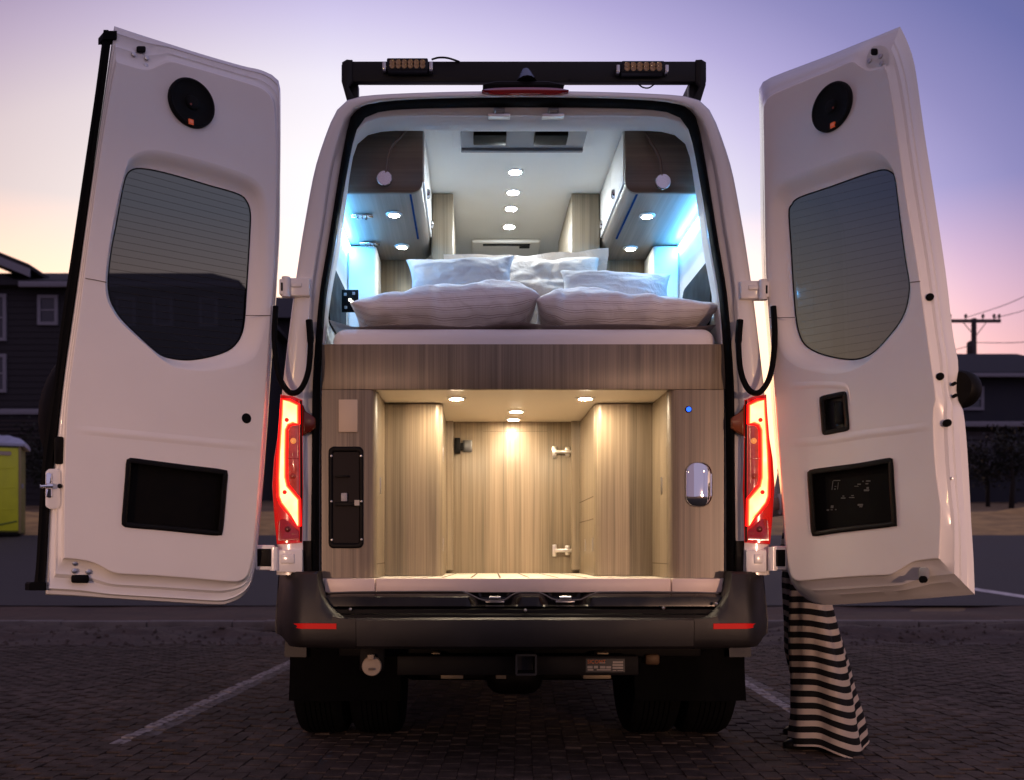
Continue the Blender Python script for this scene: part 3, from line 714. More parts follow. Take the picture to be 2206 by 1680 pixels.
box('lid_hinge', c.x - .014, c.x + .012, .0, .03, c.z + .030, c.z + .050, BEIGE2, sk, .003)
box('lid_mark', c.x - .011, c.x + .010, .0085, .0105, c.z - .014, c.z - .004, mat('lid_mark_dark', (.13, .10, .07), .6), sk, .001)
for (u0, u1, v0, v1, nm) in ((930, 948, 1405, 1412, 'frame_bracket'), (1285, 1310, 1405, 1412, 'frame_bracket'), (950, 998, 1452, 1458, 'frame_flange'), (1068, 1090, 1452, 1458, 'frame_flange'), (1255, 1315, 1452, 1458, 'frame_flange')):
    a, b = P(u0, v0, .22), P(u1, v1, .22); box(nm, a.x, b.x, .20, .30, b.z - .006, a.z, mat('zinc_plate', (.30, .24, .15), .55, metal=.4), tb, .002)
a, b = P(1388, 1408, .3), P(1420, 1432, .3); box('exhaust_tip', a.x, b.x, .28, .40, b.z, a.z, mat('rusty_steel', (.10, .06, .03), .6, metal=.5, var=.3), van, .012)
# underbody silhouettes
box('rear_axle', -.55, .55, .86, 1.0, .26, .40, BLK, van, .05)
box('differential', -.14, .14, .76, 1.06, .20, .46, BLK, van, .08, 3)
box('underbody', -.78, .78, .30, 5.2, .44, .60, BLK, van, .01)
# wheels
def wheel(xc, y, r, w):
    wl = empty('wheel', (xc, y, 0), van); c = Vector((xc, y, r)); h = w / 2; s = 1 if xc > 0 else -1
    pr = [(r * .62, -h * .90), (r * .75, -h), (r * .88, -h * .98), (r * .955, -h * .88), (r * .985, -h * .74)]
    for k in range(-3, 4):
        a = k * h * .19
        pr += [(r * .997, a - h * .075), (r * .997, a + h * .075)]
        if k < 3: pr += [(r * .975, a + h * .085), (r * .975, a + h * .105)]
    pr += [(r * .985, h * .74), (r * .955, h * .88), (r * .88, h * .98), (r * .75, h), (r * .62, h * .90)]
    ty = lathe('tyre', c, (1, 0, 0), pr, TYRE, wl, 48, 30)
    lathe('rim', c, (1, 0, 0), [(.04, -h * .3), (r * .5, -h * .4), (r * .61, -h * .86), (r * .63, -h * .86), (r * .63, h * .86), (r * .61, h * .86), (r * .5, h * .3), (.04, h * .3)], mat('rim_steel', (.12, .12, .12), .4, metal=.8), wl, 32)
RW = .365
for xc in (-.925, -.662, .655, .915): wheel(xc, .95, RW, .245)
for xc in (-.90, .90): wheel(xc, 4.6, RW, .245)
for s in (-1, 1):
    x0, x1 = s * .53, s * 1.035
    bm = bmesh.new(); rr = []
    for k in range(9):
        t = k / 8; zz = .56 - .34 * t; yy = .52 - .02 * t + .02 * sin(3 * t)
        rr.append([Vector((x0 + (x1 - x0) * i / 8, yy + .012 * sin(i * .9), zz)) for i in range(9)])
    v0 = bm_loft(bm, rr, False); bmesh.ops.solidify(bm, geom=bm.faces[:], thickness=.006); from_bm('mud_flap', bm, RUB, van, True, angle=40)
    # wheel arch flare
    rr = []
    for k in range(17):
        a = pi * k / 16; rr.append([Vector((s * .95, .95 - cos(a) * .47, .42 + sin(a) * .40)), Vector((s * 1.05, .95 - cos(a) * .46, .42 + sin(a) * .39)), Vector((s * 1.055, .95 - cos(a) * .42, .42 + sin(a) * .35)), Vector((s * .80, .95 - cos(a) * .42, .42 + sin(a) * .35))])
    loft('wheel_arch', rr, BUMP, van, False, smooth=True, angle=40)

# ---- tail lights
LENSOUT = mat('tail_lens', (.32, .003, .004), .18, coat=.6, emit=(1, .012, .004), es=.30)
LENSDK = mat('tail_lens_deep', (.20, .002, .003), .2, coat=.6, emit=(1, .01, .004), es=.10)
def glow_mat():
    m = bpy.data.materials.new('lit_tail_element'); m.use_nodes = True; t = m.node_tree; n = t.nodes; l = t.links; n.clear()
    tc = n.new('ShaderNodeTexCoord'); nz = n.new('ShaderNodeTexNoise'); nz.inputs['Scale'].default_value = 14; l.new(tc.outputs['Object'], nz.inputs[0])
    cr = n.new('ShaderNodeValToRGB'); l.new(nz.outputs[0], cr.inputs[0]); e = cr.color_ramp.elements; e[0].position = .3; e[1].position = .7; e[0].color = (1, .26, .08, 1); e[1].color = (1, .40, .18, 1)
    em = n.new('ShaderNodeEmission'); em.inputs[1].default_value = 4.5; l.new(cr.outputs[0], em.inputs[0]); o = n.new('ShaderNodeOutputMaterial'); l.new(em.outputs[0], o.inputs[0]); return m
GLOW = glow_mat(); GLOWE = emat('lit_tail_edge', (1, .004, .003), 5.0); GLOW1 = emat('lit_tail_red', (1, .012, .006), 8.0); GLOW2 = emat('lit_tail_orange', (1, .07, .016), 8.0)
CLEAR = mat('clear_red_lens', (.30, .07, .06), .15, var=.35, vscale=40, coat=.6, emit=(1, .06, .03), es=.16)
for s in (-1, 1):
    tl = empty('tail_light', (s * .93, 0, .93), van)
    def T(px, py): # px from outer edge towards inner, left lamp zoom coordinates -> (u,v)
        u = 538.6 + .4488 * px; v = 538.6 + .4488 * py
        if s > 0: u = 2 * 1128 - u
        return u, v
    def pl(nm, pts, y0, y1, m, n=0, bev=.003):
        w = [P(*T(*p), -.02) for p in pts]; return plate_y(nm, [(q.x, q.z) for q in w], y0, y1, m, tl, bev)
    # housing that wraps the corner
    body = [(143, 690), (150, 692), (200, 698), (246, 716), (248, 900), (250, 1150), (246, 1404), (180, 1410), (125, 1412), (114, 1300), (103, 1130), (112, 1000), (128, 900), (138, 780)]
    pl('lamp_housing', body, -.012, .10, LENSOUT, bev=.006)
    rim = [(238, 720), (247, 722), (250, 1150), (247, 1400), (238, 1400), (240, 1150)]
    pl('dark_edge', rim, -.0145, -.011, BLK, bev=.001)
    el_ = [(152, 716), (190, 720), (232, 742), (233, 833), (205, 832), (184, 840), (174, 862), (172, 980), (172, 1090), (180, 1130), (236, 1196), (238, 1325), (222, 1308), (180, 1260), (146, 1215), (134, 1180), (132, 1090), (136, 980), (142, 880), (148, 790)]
    ev = [Vector((px, py, 0)) for px, py in el_]
    def ins(d): return [(p.x, p.y) for p in offc(ev, d)]
    pl('lit_edge', ins(7), -.0150, -.0122, GLOWE, bev=.0005)
    pl('lit_element', ins(0), -.0162, -.0148, GLOW1, bev=.0004)
    pl('lit_band', ins(-5), -.0171, -.0160, GLOW2, bev=.0004)
    pl('lit_core', ins(-9.5), -.0180, -.0169, GLOW, bev=.0004)
    cl = [(182, 870), (190, 845), (206, 838), (232, 838), (234, 1000), (234, 1178), (190, 1128), (182, 1098), (180, 1000)]
    pl('clear_lens', cl, -.0160, -.0121, CLEAR)
    pl('lens_divider', [(182, 998), (233, 998), (233, 1002), (182, 1002)], -.0172, -.0150, REDL, bev=.0003)
    pl('lower_lens', [(136, 1300), (150, 1290), (170, 1290), (234, 1348), (236, 1392), (132, 1396)], -.0158, -.0121, LENSDK)
    for (px, py) in ((176, 815), (166, 1162)):
        q = P(*T(px, py), -.02); lathe('lamp_boss', (q.x, -.0176, q.z), (0, -1, 0), [(.0085, 0), (.0085, .0022), (.0055, .0022), (.0055, .0008)], GLOWE, tl, 20)
    for (px, py, mm) in ((207, 915, mat('bulb_amber', (.6, .25, .06), .2, emit=(1, .35, .1), es=.5)), (205, 1085, mat('bulb_dark', (.35, .05, .03), .2)), (180, 1340, mat('bulb_red', (.12, .003, .003), .3))):
        q = P(*T(px, py), -.02); lathe('bulb_reflector', (q.x, -.0158, q.z), (0, -1, 0), [(.012, 0), (.012, .0012), (.008, .0025), (.004, .0035), (.001, .0038)], mm, tl, 18)
    pl('inner_wing', [(247, 740), (262, 770), (300, 795), (308, 805), (308, 850), (296, 860), (262, 880), (248, 890)], -.006, .03, mat('wing_lens', (.10, .012, .006), .25) if s < 0 else mat('wing_lens_amber', (.22, .06, .025), .25), bev=.004)

# ---- door hinges (four) and check straps
def hinge(s, pts_body, pts_knuckle, pts_arm, boltuv):
    h = empty('door_hinge', (0, 0, 0), van); R_ = lambda u: u if s < 0 else 2 * 1128 - u
    def q(nm, r, y0, y1, m=PAINT, bev=.005):
        a, b = P(R_(r[0]), r[2], y0), P(R_(r[1]), r[3], y0); return box(nm, a.x, b.x, y0, y1, b.z, a.z, m, h, bev, 3)
    q('body_leaf', pts_body, -.022, .02); q('leaf_cap', (pts_body[0] + 9, pts_body[1] - 17, pts_body[2] + 9, pts_body[3] - 19), -.028, -.02)
    a, b = P(R_(pts_knuckle[0]), pts_knuckle[1], -.03), P(R_(pts_knuckle[0]), pts_knuckle[2], -.03)
    tube('knuckle', [a, b], .017, PAINT, h, 14)
    q('door_leaf', pts_arm, -.045, -.012); q('leaf_shadow_pad', (pts_arm[0] + 4, pts_arm[1] - 6, pts_arm[2] + 8, pts_arm[3] - 8), -.0475, -.044, BLK, .002)
hinge(-1, (595, 651, 1184, 1233), (590, 1178, 1229), (550, 590, 1174, 1228), None)
hinge(1, (604, 648, 1184, 1233), (592, 1178, 1229), (560, 590, 1176, 1228), None)
hinge(-1, (618, 667, 598, 637), (616, 597, 640), (601, 615, 600, 634), None)
hinge(1, (612, 660, 604, 643), (612, 603, 646), (598, 612, 606, 640), None)
for s in (-1, 1):
    R_ = lambda u: u if s < 0 else 2 * 1128 - u + 4
    pth = smooth_path([P(R_(666), 690, -.02), P(R_(669), 740, -.035), P(R_(664), 800, -.055), P(R_(648), 838, -.075), P(R_(626), 846, -.085), P(R_(606), 822, -.085), P(R_(595), 780, -.08), P(R_(591), 720, -.07), P(R_(594), 660, -.06)], 8)
    st = tube('cable_boot', pth, [.014 if k < 8 else .0115 for k in range(len(pth))], RUB, van, 10)

# ---- brake light, antenna, roof rack
a, b = P(1038, 187, -.01), P(1225, 203, -.01)
xsB = [a.x + (b.x - a.x) * k / 20 for k in range(21)]
rr = []
for k, x in enumerate(xsB):
    e = abs(k / 20 - .5) * 2; zt_ = a.z - .006 * e ** 6 - .004 * e * e; zb_ = b.z + .010 * e ** 8 - .0
    rr.append([Vector((x, .02, zb_)), Vector((x, -.012, zb_ + .002)), Vector((x, -.016, (zb_ + zt_) / 2)), Vector((x, -.006, zt_)), Vector((x, .05, zt_ + .006))])
loft('high_brake_light', rr, REDL, van, True, (True, True), True, 50)
pod = empty('roof_antenna', (.01, .2, 2.76), van)
base_pts = [P(u, v, .10) for u, v in ((1040, 186), (1046, 178), (1070, 173), (1180, 173), (1205, 178), (1215, 186))]
plate_y('antenna_base', [(p.x, p.z) for p in base_pts], .10, .24, BLK, pod, .006)
rr = []
for k in range(9):
    t = k / 8; w = .045 * (1 - .62 * t ** 1.2); zz = ZW(182, .16) + (ZW(139, .16) - ZW(182, .16)) * t; yy = .12 + .05 * t; dd = .08 * (1 - .7 * t)
    cxx = XW(1134, .16)
    rr.append([Vector((cxx + w * cos(a_), yy + .04 + dd * sin(a_), zz)) for a_ in [2 * pi * i / 16 for i in range(16)]])
loft('antenna_fin', rr, mat('antenna_gloss', (.015, .015, .018), .25), pod, True, (True, True), True, 50)
rack = empty('roof_rack', (0, .5, 2.75), van)
YR = .30
a, b = P(752, 131, YR), P(1506, 176, YR)
box('rear_crossbar', a.x, b.x, YR, YR + .035, b.z, a.z, RACK, rack, .006)
for s in (-1, 1):
    xe = -.71 if s < 0 else .715
    ur = XW(737 if s < 0 else 1521, YR)
    zt_, zm = a.z + .003, b.z
    pts = [(ur, zt_ - .01), (ur + (-s) * .02, zt_ + .002), (ur + (-s) * .045, zt_), (ur + (-s) * .045, zm), (ur + (-s) * .028, zm - .02), (ur - s * .055, zm - .075), (ur - s * .022, zm - .08), (ur - s * .002, zm - .015)]
    if True: plate_y('rack_end_bracket', pts, YR - .004, YR + .012, RACK, rack, .002)
    bx = bmesh.new(); xf = ur - s * .015
    bm_box(bx, min(xf - .02, xf + .02), max(xf - .02, xf + .02), YR + .013, 4.2, zm + .005, zt_ - .008, .005); from_bm('side_rail', bx, RACK, rack, True, angle=40)
    for yy in (.33, 1.6, 2.9, 4.1):
        xx = xf - s * .03; box('rack_foot', xx - .02, xx + .02, yy, yy + .05, 2.70, zm + .01, RACK, rack, .004)
for yy in (1.1, 1.9, 2.7, 3.5): box('deck_slat', -.66, .66, yy, yy + .06, b.z + .02, b.z + .04, RACK, rack, .003)
for u0, u1, v0, v1 in ((831, 924, 124, 151), (1337, 1434, 130, 156)):
    a2, b2 = P(u0, v0, YR - .05), P(u1, v1, YR - .05)
    lp = empty('work_light', ((a2.x + b2.x) / 2, YR - .05, b2.z), rack)
    box('light_housing', a2.x + .004, b2.x - .004, YR - .05, YR - .005, b2.z, a2.z, RACK, lp, .006, 3)
    wn = 6
    x0_, x1_ = a2.x + .014, b2.x - .014
    for k in range(wn):
        xa_ = x0_ + (x1_ - x0_) * k / wn; xb_ = x0_ + (x1_ - x0_) * (k + 1) / wn
        for rr_ in (0, 1):
            zc = b2.z + .010 + (a2.z - b2.z - .020) * (.27 + .46 * rr_)
            lathe('light_lens', ((xa_ + xb_) / 2, YR - .0505, zc), (0, -1, 0), [((xb_ - xa_) * .47, 0), ((xb_ - xa_) * .40, .002), ((xb_ - xa_) * .2, .0005), (.001, -.0002)], AMBER, lp, 10)
    for e in (a2.x - .008, b2.x + .008): box('light_bracket', e - .008, e + .008, YR - .04, YR - .001, b2.z + .008, a2.z - .012, STEEL, lp, .003)
tube('light_cable', smooth_path([P(930, 128, YR - .01), P(945, 124, YR - .02), P(965, 125, YR - .02), P(990, 133, YR)], 8), .004, BLK, rack, 6)
tube('light_cable', smooth_path([P(1375, 181, YR), P(1385, 188, YR), P(1398, 189, YR), P(1410, 181, YR)], 8), .003, BLK, rack, 6)
tube('light_cable', smooth_path([P(1228, 172, YR), P(1218, 178, YR + .02), P(1212, 186, YR + .05)], 8), .005, BLK, rack, 6)
exec_doors = True

# ================================================================== REAR DOORS
class Door:
    def __init__(s_, side, ang, ox):
        g = radians(ang); s_.s = side
        s_.ex = Vector((side * cos(g), -sin(g), 0)); s_.n = Vector((-side * sin(g), -cos(g), 0)); s_.o = Vector((side * ox, -.06, 0))
    def m(s_, u, v, off=0.0):
        d = Vector(((u - PU) / FOC, 1, -(v - PV) / FOC)); c = Vector((CX, CY, CZ))
        t = (s_.n.dot(s_.o - c) + off) / s_.n.dot(d); return c + d * t
    def ring(s_, c, off): return [s_.m(p.x, p.y, off) for p in c]
def sides(parts, ns=(44, 56, 44, 56)):
    out = []
    for p, n in zip(parts, ns):
        c = crs(p, n + 1) if len(p) > 2 else resample([(*p[0], 0), (*p[1], 0)], n + 1)
        out += c[:-1]
    return out
def zL1(x, y): return (.3207 * x, .3207 * y)
def lerpc(a, b, t): return [p.lerp(q, t) for p, q in zip(a, b)]

def polar(c, g):
    cx_ = sum(p.x for p in g) / len(g); cy_ = sum(p.y for p in g) / len(g); out = []
    for q in g:
        d = Vector((q.x - cx_, q.y - cy_)); best = None
        for a, b in zip(c, c[1:] + c[:1]):
            ax, ay, bx_, by = a.x - cx_, a.y - cy_, b.x - cx_, b.y - cy_
            den = d.x * (by - ay) - d.y * (bx_ - ax)
            if abs(den) < 1e-9: continue
            t = (ax * (by - ay) - ay * (bx_ - ax)) / den; u = (ax * d.y - ay * d.x) / den
            if t > 0 and -1e-6 <= u <= 1 + 1e-6 and (best is None or t > best): best = t
        best = max(best or 1.0, 1.012); out.append(Vector((cx_ + d.x * best, cy_ + d.y * best, 0)))
    return out
def build_door(side, ang, ox, trim, sil, recess, glass, pocket, extra):
    D = Door(side, ang, ox)
    root_name = 'rear_door'
    T_ = sides(trim); Sx = sides(sil); G = crc(glass, 160); RC = polar(crc(recess, 240), G)
    # metal shell: rim between trim and silhouette, back skin with a window hole
    bm = bmesh.new()
    prof = extra['rim']
    rings = [D.ring(offc(T_, -1.5), -.030)] + [D.ring(lerpc(T_, Sx, f), o) for f, o in prof]
    bm_loft(bm, rings, True)
    GO = offc(G, 7)
    bm_fill(bm, [D.ring(Sx, prof[-1][1]), D.ring(GO, prof[-1][1])])
    bm_loft(bm, [D.ring(GO, prof[-1][1]), D.ring(offc(G, 3), -.058)], True)
    dr = from_bm(root_name, bm, PAINT, van, True, angle=32)
    # trim panel with window recess and pocket hole
    holes = [crc(p, 60) for p in extra.get('holes', [])] + [crc(pocket, 72)]
    bm = bmesh.new()
    bm_fill(bm, [D.ring(offc(T_, -3), 0)] + [D.ring(RC, 0)] + [D.ring(h, 0) for h in holes])
    bm_loft(bm, [D.ring(offc(T_, -3), 0), D.ring(offc(T_, -1.2), -.0012), D.ring(T_, -.005), D.ring(T_, -.028)], True)
    pf = [(0, 0), (.10, -.0012), (.28, -.007), (.5, -.018), (.72, -.029), (.9, -.0345), (1, -.036)]
    bm_loft(bm, [D.ring(lerpc(RC, G, f), o * extra.get('rd', 1)) for f, o in pf], True)
    for h in holes: bm_loft(bm, [D.ring(h, 0), D.ring(offc(h, -1), -.02)], True)
    from_bm('trim_panel', bm, TRIM, dr, True, angle=28)
    # glass, its black border and heating wires
    go = -.040 * extra.get('rd', 1) - .004
    bm = bmesh.new(); bm_fill(bm, [D.ring(offc(G, 4), go)]); from_bm('window_pane', bm, extra['glass'], dr)
    bm = bmesh.new(); bm_loft(bm, [D.ring(offc(G, .6), go + .010), D.ring(offc(G, -1.6), go + .0045), D.ring(offc(G, -2.4), go + .002), D.ring(offc(G, -1), go + .0008)], True); from_bm('window_seal', bm, RUB, dr, True)
    bm = bmesh.new(); ys = [p.y for p in G]; 
    for (v0, sl) in extra['wires']:
        # clip the wire to the pane outline
        xs_ = []
        for p, q in zip(G, G[1:] + G[:1]):
            f = lambda w: w.y - (v0 + sl * (w.x - extra['wx']))
            if f(p) * f(q) < 0: t = f(p) / (f(p) - f(q)); xs_.append(p.x + (q.x - p.x) * t)
        if len(xs_) >= 2:
            a_, b_ = min(xs_) + 4, max(xs_) - 4
            pts = [D.m(a_ + (b_ - a_) * k / 6, v0 + sl * (a_ + (b_ - a_) * k / 6 - extra['wx']), go + .002) for k in range(7)]
            bm_tube(bm, pts, .0006 if side < 0 else .00035, 4)
    from_bm('heating_wires', bm, mat('heater_wire', (.025, .02, .015), .6), dr)
    # lower pocket
    PK = crc(pocket, 72); PI_ = offc(PK, -11)
    bm = bmesh.new()
    bm_loft(bm, [D.ring(offc(PK, 1), .0005), D.ring(PK, .005), D.ring(offc(PK, -2), .0065), D.ring(offc(PI_, 1.5), .005), D.ring(PI_, .001), D.ring(PI_, -.026)], True)
    from_bm('pocket_frame', bm, BLK, dr, True, angle=50)
    bm = bmesh.new(); bm_fill(bm, [D.ring(PI_, -.024)]); from_bm('pocket_net', bm, mat('pocket_net_black', (.003, .0025, .0025), .7, spec=.1, var=.4, vscale=30), dr)
    # loudspeaker
    cu, cv, rad = extra['speaker']; c = D.m(cu, cv, 0)
    sp_ = lathe('speaker', c, D.n, [(rad, -.001), (rad, .010), (rad * .97, .015), (rad * .90, .017), (rad * .84, .013), (rad * .5, .009), (rad * .30, .010), (rad * .27, .016), (rad * .2, .019), (.001, .020)], mat('speaker_grille', (.004, .004, .0045), .6, spec=.15, bump=.5, bscale=900), dr, 48)
    q = D.m(*extra['badge'], .0185); ez = Vector((0, 0, 1)); w = .0095
    bm = bmesh.new(); bm.faces.new([bm.verts.new(q + D.ex * a_ * w + ez * b_ * w + D.n * 0) for a_, b_ in ((-1, -1), (1, -1), (1, 1), (-1, 1))]); r_ = bmesh.ops.extrude_face_region(bm, geom=bm.faces[:]); bmesh.ops.translate(bm, verts=[v for v in r_['geom'] if isinstance(v, bmesh.types.BMVert)], vec=-D.n * .006)
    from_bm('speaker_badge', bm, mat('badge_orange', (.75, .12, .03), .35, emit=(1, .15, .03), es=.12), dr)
    bm = bmesh.new(); w = .0028
    for (a0, a1, b0, b1) in ((-2.4, -1.6, -1.4, 1.6), (-.5, .3, -1.4, 1.6), (1.3, 2.0, -1.4, 1.6)):
        vs_ = [q + D.n * .0007 + D.ex * a_ * w + ez * b_ * w for a_, b_ in ((a0, b0), (a1, b0), (a1, b1), (a0, b1))]; bm.faces.new([bm.verts.new(v) for v in vs_])
    from_bm('badge_letters', bm, mat('badge_letter', (.9, .5, .35), .4), dr)
    cdot = D.m(cu, cv + 1, .0205); lathe('tweeter_dot', cdot, D.n, [(.004, -.001), (.004, .0008), (.001, .001)], mat('tweeter_red', (.25, .04, .02), .4), dr, 12)
    return D, dr

def place_disc(D, dr, nm, u, v, r, m, off=.0008, h=.001, inner=None):
    return lathe(nm, D.m(u, v, off), D.n, [(r, -.002), (r, h), (r * .7, h + .001), (.001, h + .001)], m, dr, 20)

# ---- left door
trimL = [[(250, 132), (275, 139), (300, 146), (322, 148), (344, 139), (366, 131), (400, 139), (470, 159), (540, 180), (566, 190), (582, 204)],
         [(582, 204), (590, 222), (595, 300), (596, 400), (594, 500), (591, 580), (584, 690), (577, 790), (568, 920), (557, 1060), (547, 1185), (541, 1218)],
         [(541, 1218), (534, 1240), (520, 1251), (500, 1253.5), (420, 1247), (340, 1241), (281, 1238), (252, 1236), (234, 1230), (213, 1218), (195, 1211), (182, 1208), (160, 1205), (136, 1203)],
         [(136, 1203), (136, 1120), (138, 1020), (143, 880), (152, 800), (163, 720), (174, 640), (185, 555), (200, 440), (220, 300), (240, 180), (250, 132)]]
silL = [[(246, 56), (300, 74), (360, 93), (440, 118), (520, 141), (560, 150), (586, 161)],
        [(586, 161), (599, 172), (604, 192), (605, 300), (604, 400), (603, 500), (600, 560), (594, 660), (588, 740), (582, 830), (574, 950), (564, 1080), (555, 1180), (551, 1222)],
        [(551, 1222), (540, 1262), (522, 1285), (498, 1298), (472, 1303), (380, 1298), (250, 1290), (160, 1284), (98, 1281)],
        [(98, 1281), (99, 1240), (107, 1082), (116, 1000), (127, 900), (140, 790), (158, 667), (176, 539), (200, 370), (225, 200), (240, 95), (246, 56)]]
recL = [(272, 360), (280, 340), (308, 324), (353, 325), (449, 348), (529, 375), (558, 394), (574, 423), (579, 480), (580, 539), (578, 620), (573, 700), (558, 752), (545, 773), (513, 788), (449, 799), (385, 794), (352, 777), (322, 750), (290, 722), (260, 694), (240, 666), (229, 638), (227, 600), (235, 530), (247, 460), (262, 395)]
glaL = [(269, 385), (279, 368), (298, 362), (337, 367), (395, 382), (449, 398), (513, 417), (532, 433), (540, 459), (539, 500), (537, 539), (532, 620), (527, 692), (519, 725), (503, 747), (481, 760), (443, 771), (401, 776), (362, 771), (338, 760), (305, 731), (266, 693), (245, 664), (235, 638), (232, 603), (239, 539), (250, 481), (260, 425)]
pokL = [(281, 987), (330, 993), (400, 1002), (480, 1012), (490, 1020), (488, 1050), (484, 1100), (479, 1146), (470, 1153), (420, 1149), (350, 1142), (272, 1135), (263, 1126), (266, 1080), (270, 1030), (273, 993)]
wiresL = [(400 + k * 14.6, .27 - .008 * k) for k in range(26)]
rimL = [(.0, -.024), (.12, -.034), (.30, -.038), (.42, -.036), (.52, -.047), (.74, -.050), (.82, -.047), (.88, -.058), (.97, -.062), (1.0, -.070), (1.0, -.095), (.985, -.100)]
DL, dl = build_door(-1, 40, .985, trimL, silL, recL, glaL, pokL, dict(rim=rimL, glass=TINT, wires=wiresL, wx=400, speaker=(411.5, 223, .0895), badge=(412, 262)))
dl['label'] = 'open white rear door with black seal strip along its free edge'
# black overlap seal on the free edge
lp = crs([(223, 64), (205, 200), (180, 370), (155, 539), (131, 699), (120, 795), (96, 955), (87, 1052), (78, 1211), (73, 1258)], 60)
rp = crs([(241, 72), (226, 190), (200, 370), (177, 539), (158, 667), (140, 790), (124, 925), (109, 1060), (100, 1215), (97, 1258)], 60)
bm = bmesh.new()
bm_loft(bm, [[DL.m(a_.x, a_.y, -.085), DL.m(a_.x, a_.y, -.055), DL.m(a_.x * .7 + b_.x * .3, a_.y, -.046), DL.m(a_.x * .45 + b_.x * .55, a_.y, -.050), DL.m(b_.x - 3, b_.y, -.046), DL.m(b_.x, b_.y, -.056), DL.m(b_.x, b_.y, -.085)] for a_, b_ in zip(lp, rp)], True, (True, True))
from_bm('edge_seal', bm, RUB, dl, True, angle=50)
bm = bmesh.new(); c = DL.m(81, 1262, -.055)
for (u0, u1, v0, v1) in ((63, 100, 1254, 1272), (222, 252, 66, 84)):
    pts = [DL.m(u, v, -.04) for u, v in ((u0, v0 + 4), (u0 + 4, v0), (u1, v0), (u1, v1), (u0, v1))]; bm_loft(bm, [pts, [p - DL.n * .05 for p in pts]], True, (True, True))
from_bm('seal_end_cap', bm, RUB, dl, True, angle=40)
def crease(D, dr, pts, w=7, h=.0022):
    c = crs(pts, 40); bm = bmesh.new()
    bm_loft(bm, [[D.m(p.x, p.y + k * w, .0002 + h * sin(pi / 2 * min(1, 1.6 * e)) * cos(pi / 2 * abs(k) / 1.0) ** 1.5) for k in (-1, -.75, -.5, -.25, 0, .25, .5, .75, 1)] for p, e in [(p, min(i_, 39 - i_) / 12) for i_, p in enumerate(c)]], False)
    return from_bm('pressed_ridge', bm, TRIM, dr, True)
crease(DL, dl, [(160, 925), (260, 934), (380, 946), (470, 955), (555, 962)], 10, .003)
place_disc(DL, dl, 'blanking_plug', 531, 901, .0195, RUB)
# latch on the free edge, striker pins and bolts
def dbox(D, dr, nm, u0, u1, v0, v1, o0, o1, m, bev=1.5):
    c0 = crc(rrect(u0, u1, v0, v1, min(abs(u1 - u0), abs(v1 - v0)) * .3, 4), 28)
    return loft(nm, [D.ring(c0, o0), D.ring(c0, o1 - .002), D.ring(offc(c0, -bev), o1)], m, dr, True, (True, True), True, 50)
dbox(DL, dl, 'latch_cover', 98, 130, 1010, 1096, -.075, -.028, PAINT, 4)
dbox(DL, dl, 'latch_handle_slot', 117, 137, 940, 1000, -.05, -.031, BLK, 3)
dbox(DL, dl, 'latch_plate', 99, 113, 1018, 1072, -.04, -.024, CHROME, 2)
tube('latch_lever', [DL.m(86, 1048, -.02), DL.m(102, 1047, -.02)], .006, CHROME, dl, 8)
tube('latch_bolt', [DL.m(100, 1047, -.018), DL.m(112, 1047, -.018)], .010, CHROME, dl, 10)
place_disc(DL, dl, 'latch_hole', 129, 1047, .008, BLK, -.027)
for u, v in ((161, 1213), (160, 1230), (190, 1232)): place_disc(DL, dl, 'bolt_head', u, v, .009, STEEL, -.034, .004)
dbox(DL, dl, 'lower_catch', 153, 192, 1238, 1256, -.06, -.026, BLK, 3)
dbox(DL, dl, 'upper_catch_slot', 294, 314, 99, 113, -.05, -.028, BLK, 2)
for u, v in ((288, 117), (316, 125), (314, 141)): place_disc(DL, dl, 'bolt_head', u, v, .008, STEEL, -.034, .004)
for pts in ([(184, 599.5), (205, 603), (229, 608)], [(529, 679.5), (555, 679.5), (583, 679.5)]):
    tube('panel_seam', [DL.m(u, v, .0005) for u, v in pts], .0016, GROOVE, dl, 6)
# spare wheel carried on the outside of the left door
lathe('spare_wheel_cover', DL.m(338, 905, -.10) - DL.n * .04, -DL.n, [(.10, 0), (.34, .0), (.36, .03), (.365, .10), (.36, .17), (.33, .20), (.05, .21)], RUB, dl, 48)

# ---- right door
trimR = [[(1906, 141), (1888, 147), (1870, 150), (1852, 141), (1834, 132), (1790, 150), (1740, 170), (1685, 193), (1662, 204), (1651, 214)],
         [(1651, 214), (1645, 230), (1646, 320), (1648, 450), (1649, 540), (1652, 620), (1657, 690), (1664, 780), (1673, 900), (1684, 1050), (1693, 1165), (1698, 1212)],
         [(1698, 1212), (1703, 1236), (1711, 1249), (1724, 1252), (1796, 1246), (1870, 1241), (1915, 1239), (1935, 1231), (1952, 1220), (1972, 1210), (2000, 1206), (2024, 1204)],
         [(2024, 1204), (2028, 1100), (2024, 1064), (2018, 1020), (2013, 955), (2012, 885), (2017, 858), (2004, 760), (1988, 645), (1976, 560), (1953, 423), (1929, 254), (1914, 165), (1906, 141)]]
silR = [[(1939, 57), (1890, 77), (1840, 97), (1791, 117), (1730, 140), (1690, 155), (1660, 167)],
        [(1660, 167), (1642, 178), (1635, 195), (1637, 300), (1638, 420), (1640, 540), (1643, 620), (1649, 680), (1656, 760), (1661, 850), (1670, 960), (1682, 1065), (1690, 1170), (1696, 1228)],
        [(1696, 1228), (1707, 1258), (1726, 1281), (1750, 1297), (1778, 1303), (1860, 1299), (1980, 1290), (2100, 1280.5)],
        [(2100, 1280.5), (2097, 1200), (2092, 1121), (2090, 1077), (2083, 960), (2075, 884), (2064, 862), (2060, 830), (2065, 790), (2060, 757), (2052, 712), (2038, 592), (2014, 430), (1991, 283), (1973, 155), (1962, 109), (1946, 70), (1939, 57)]]
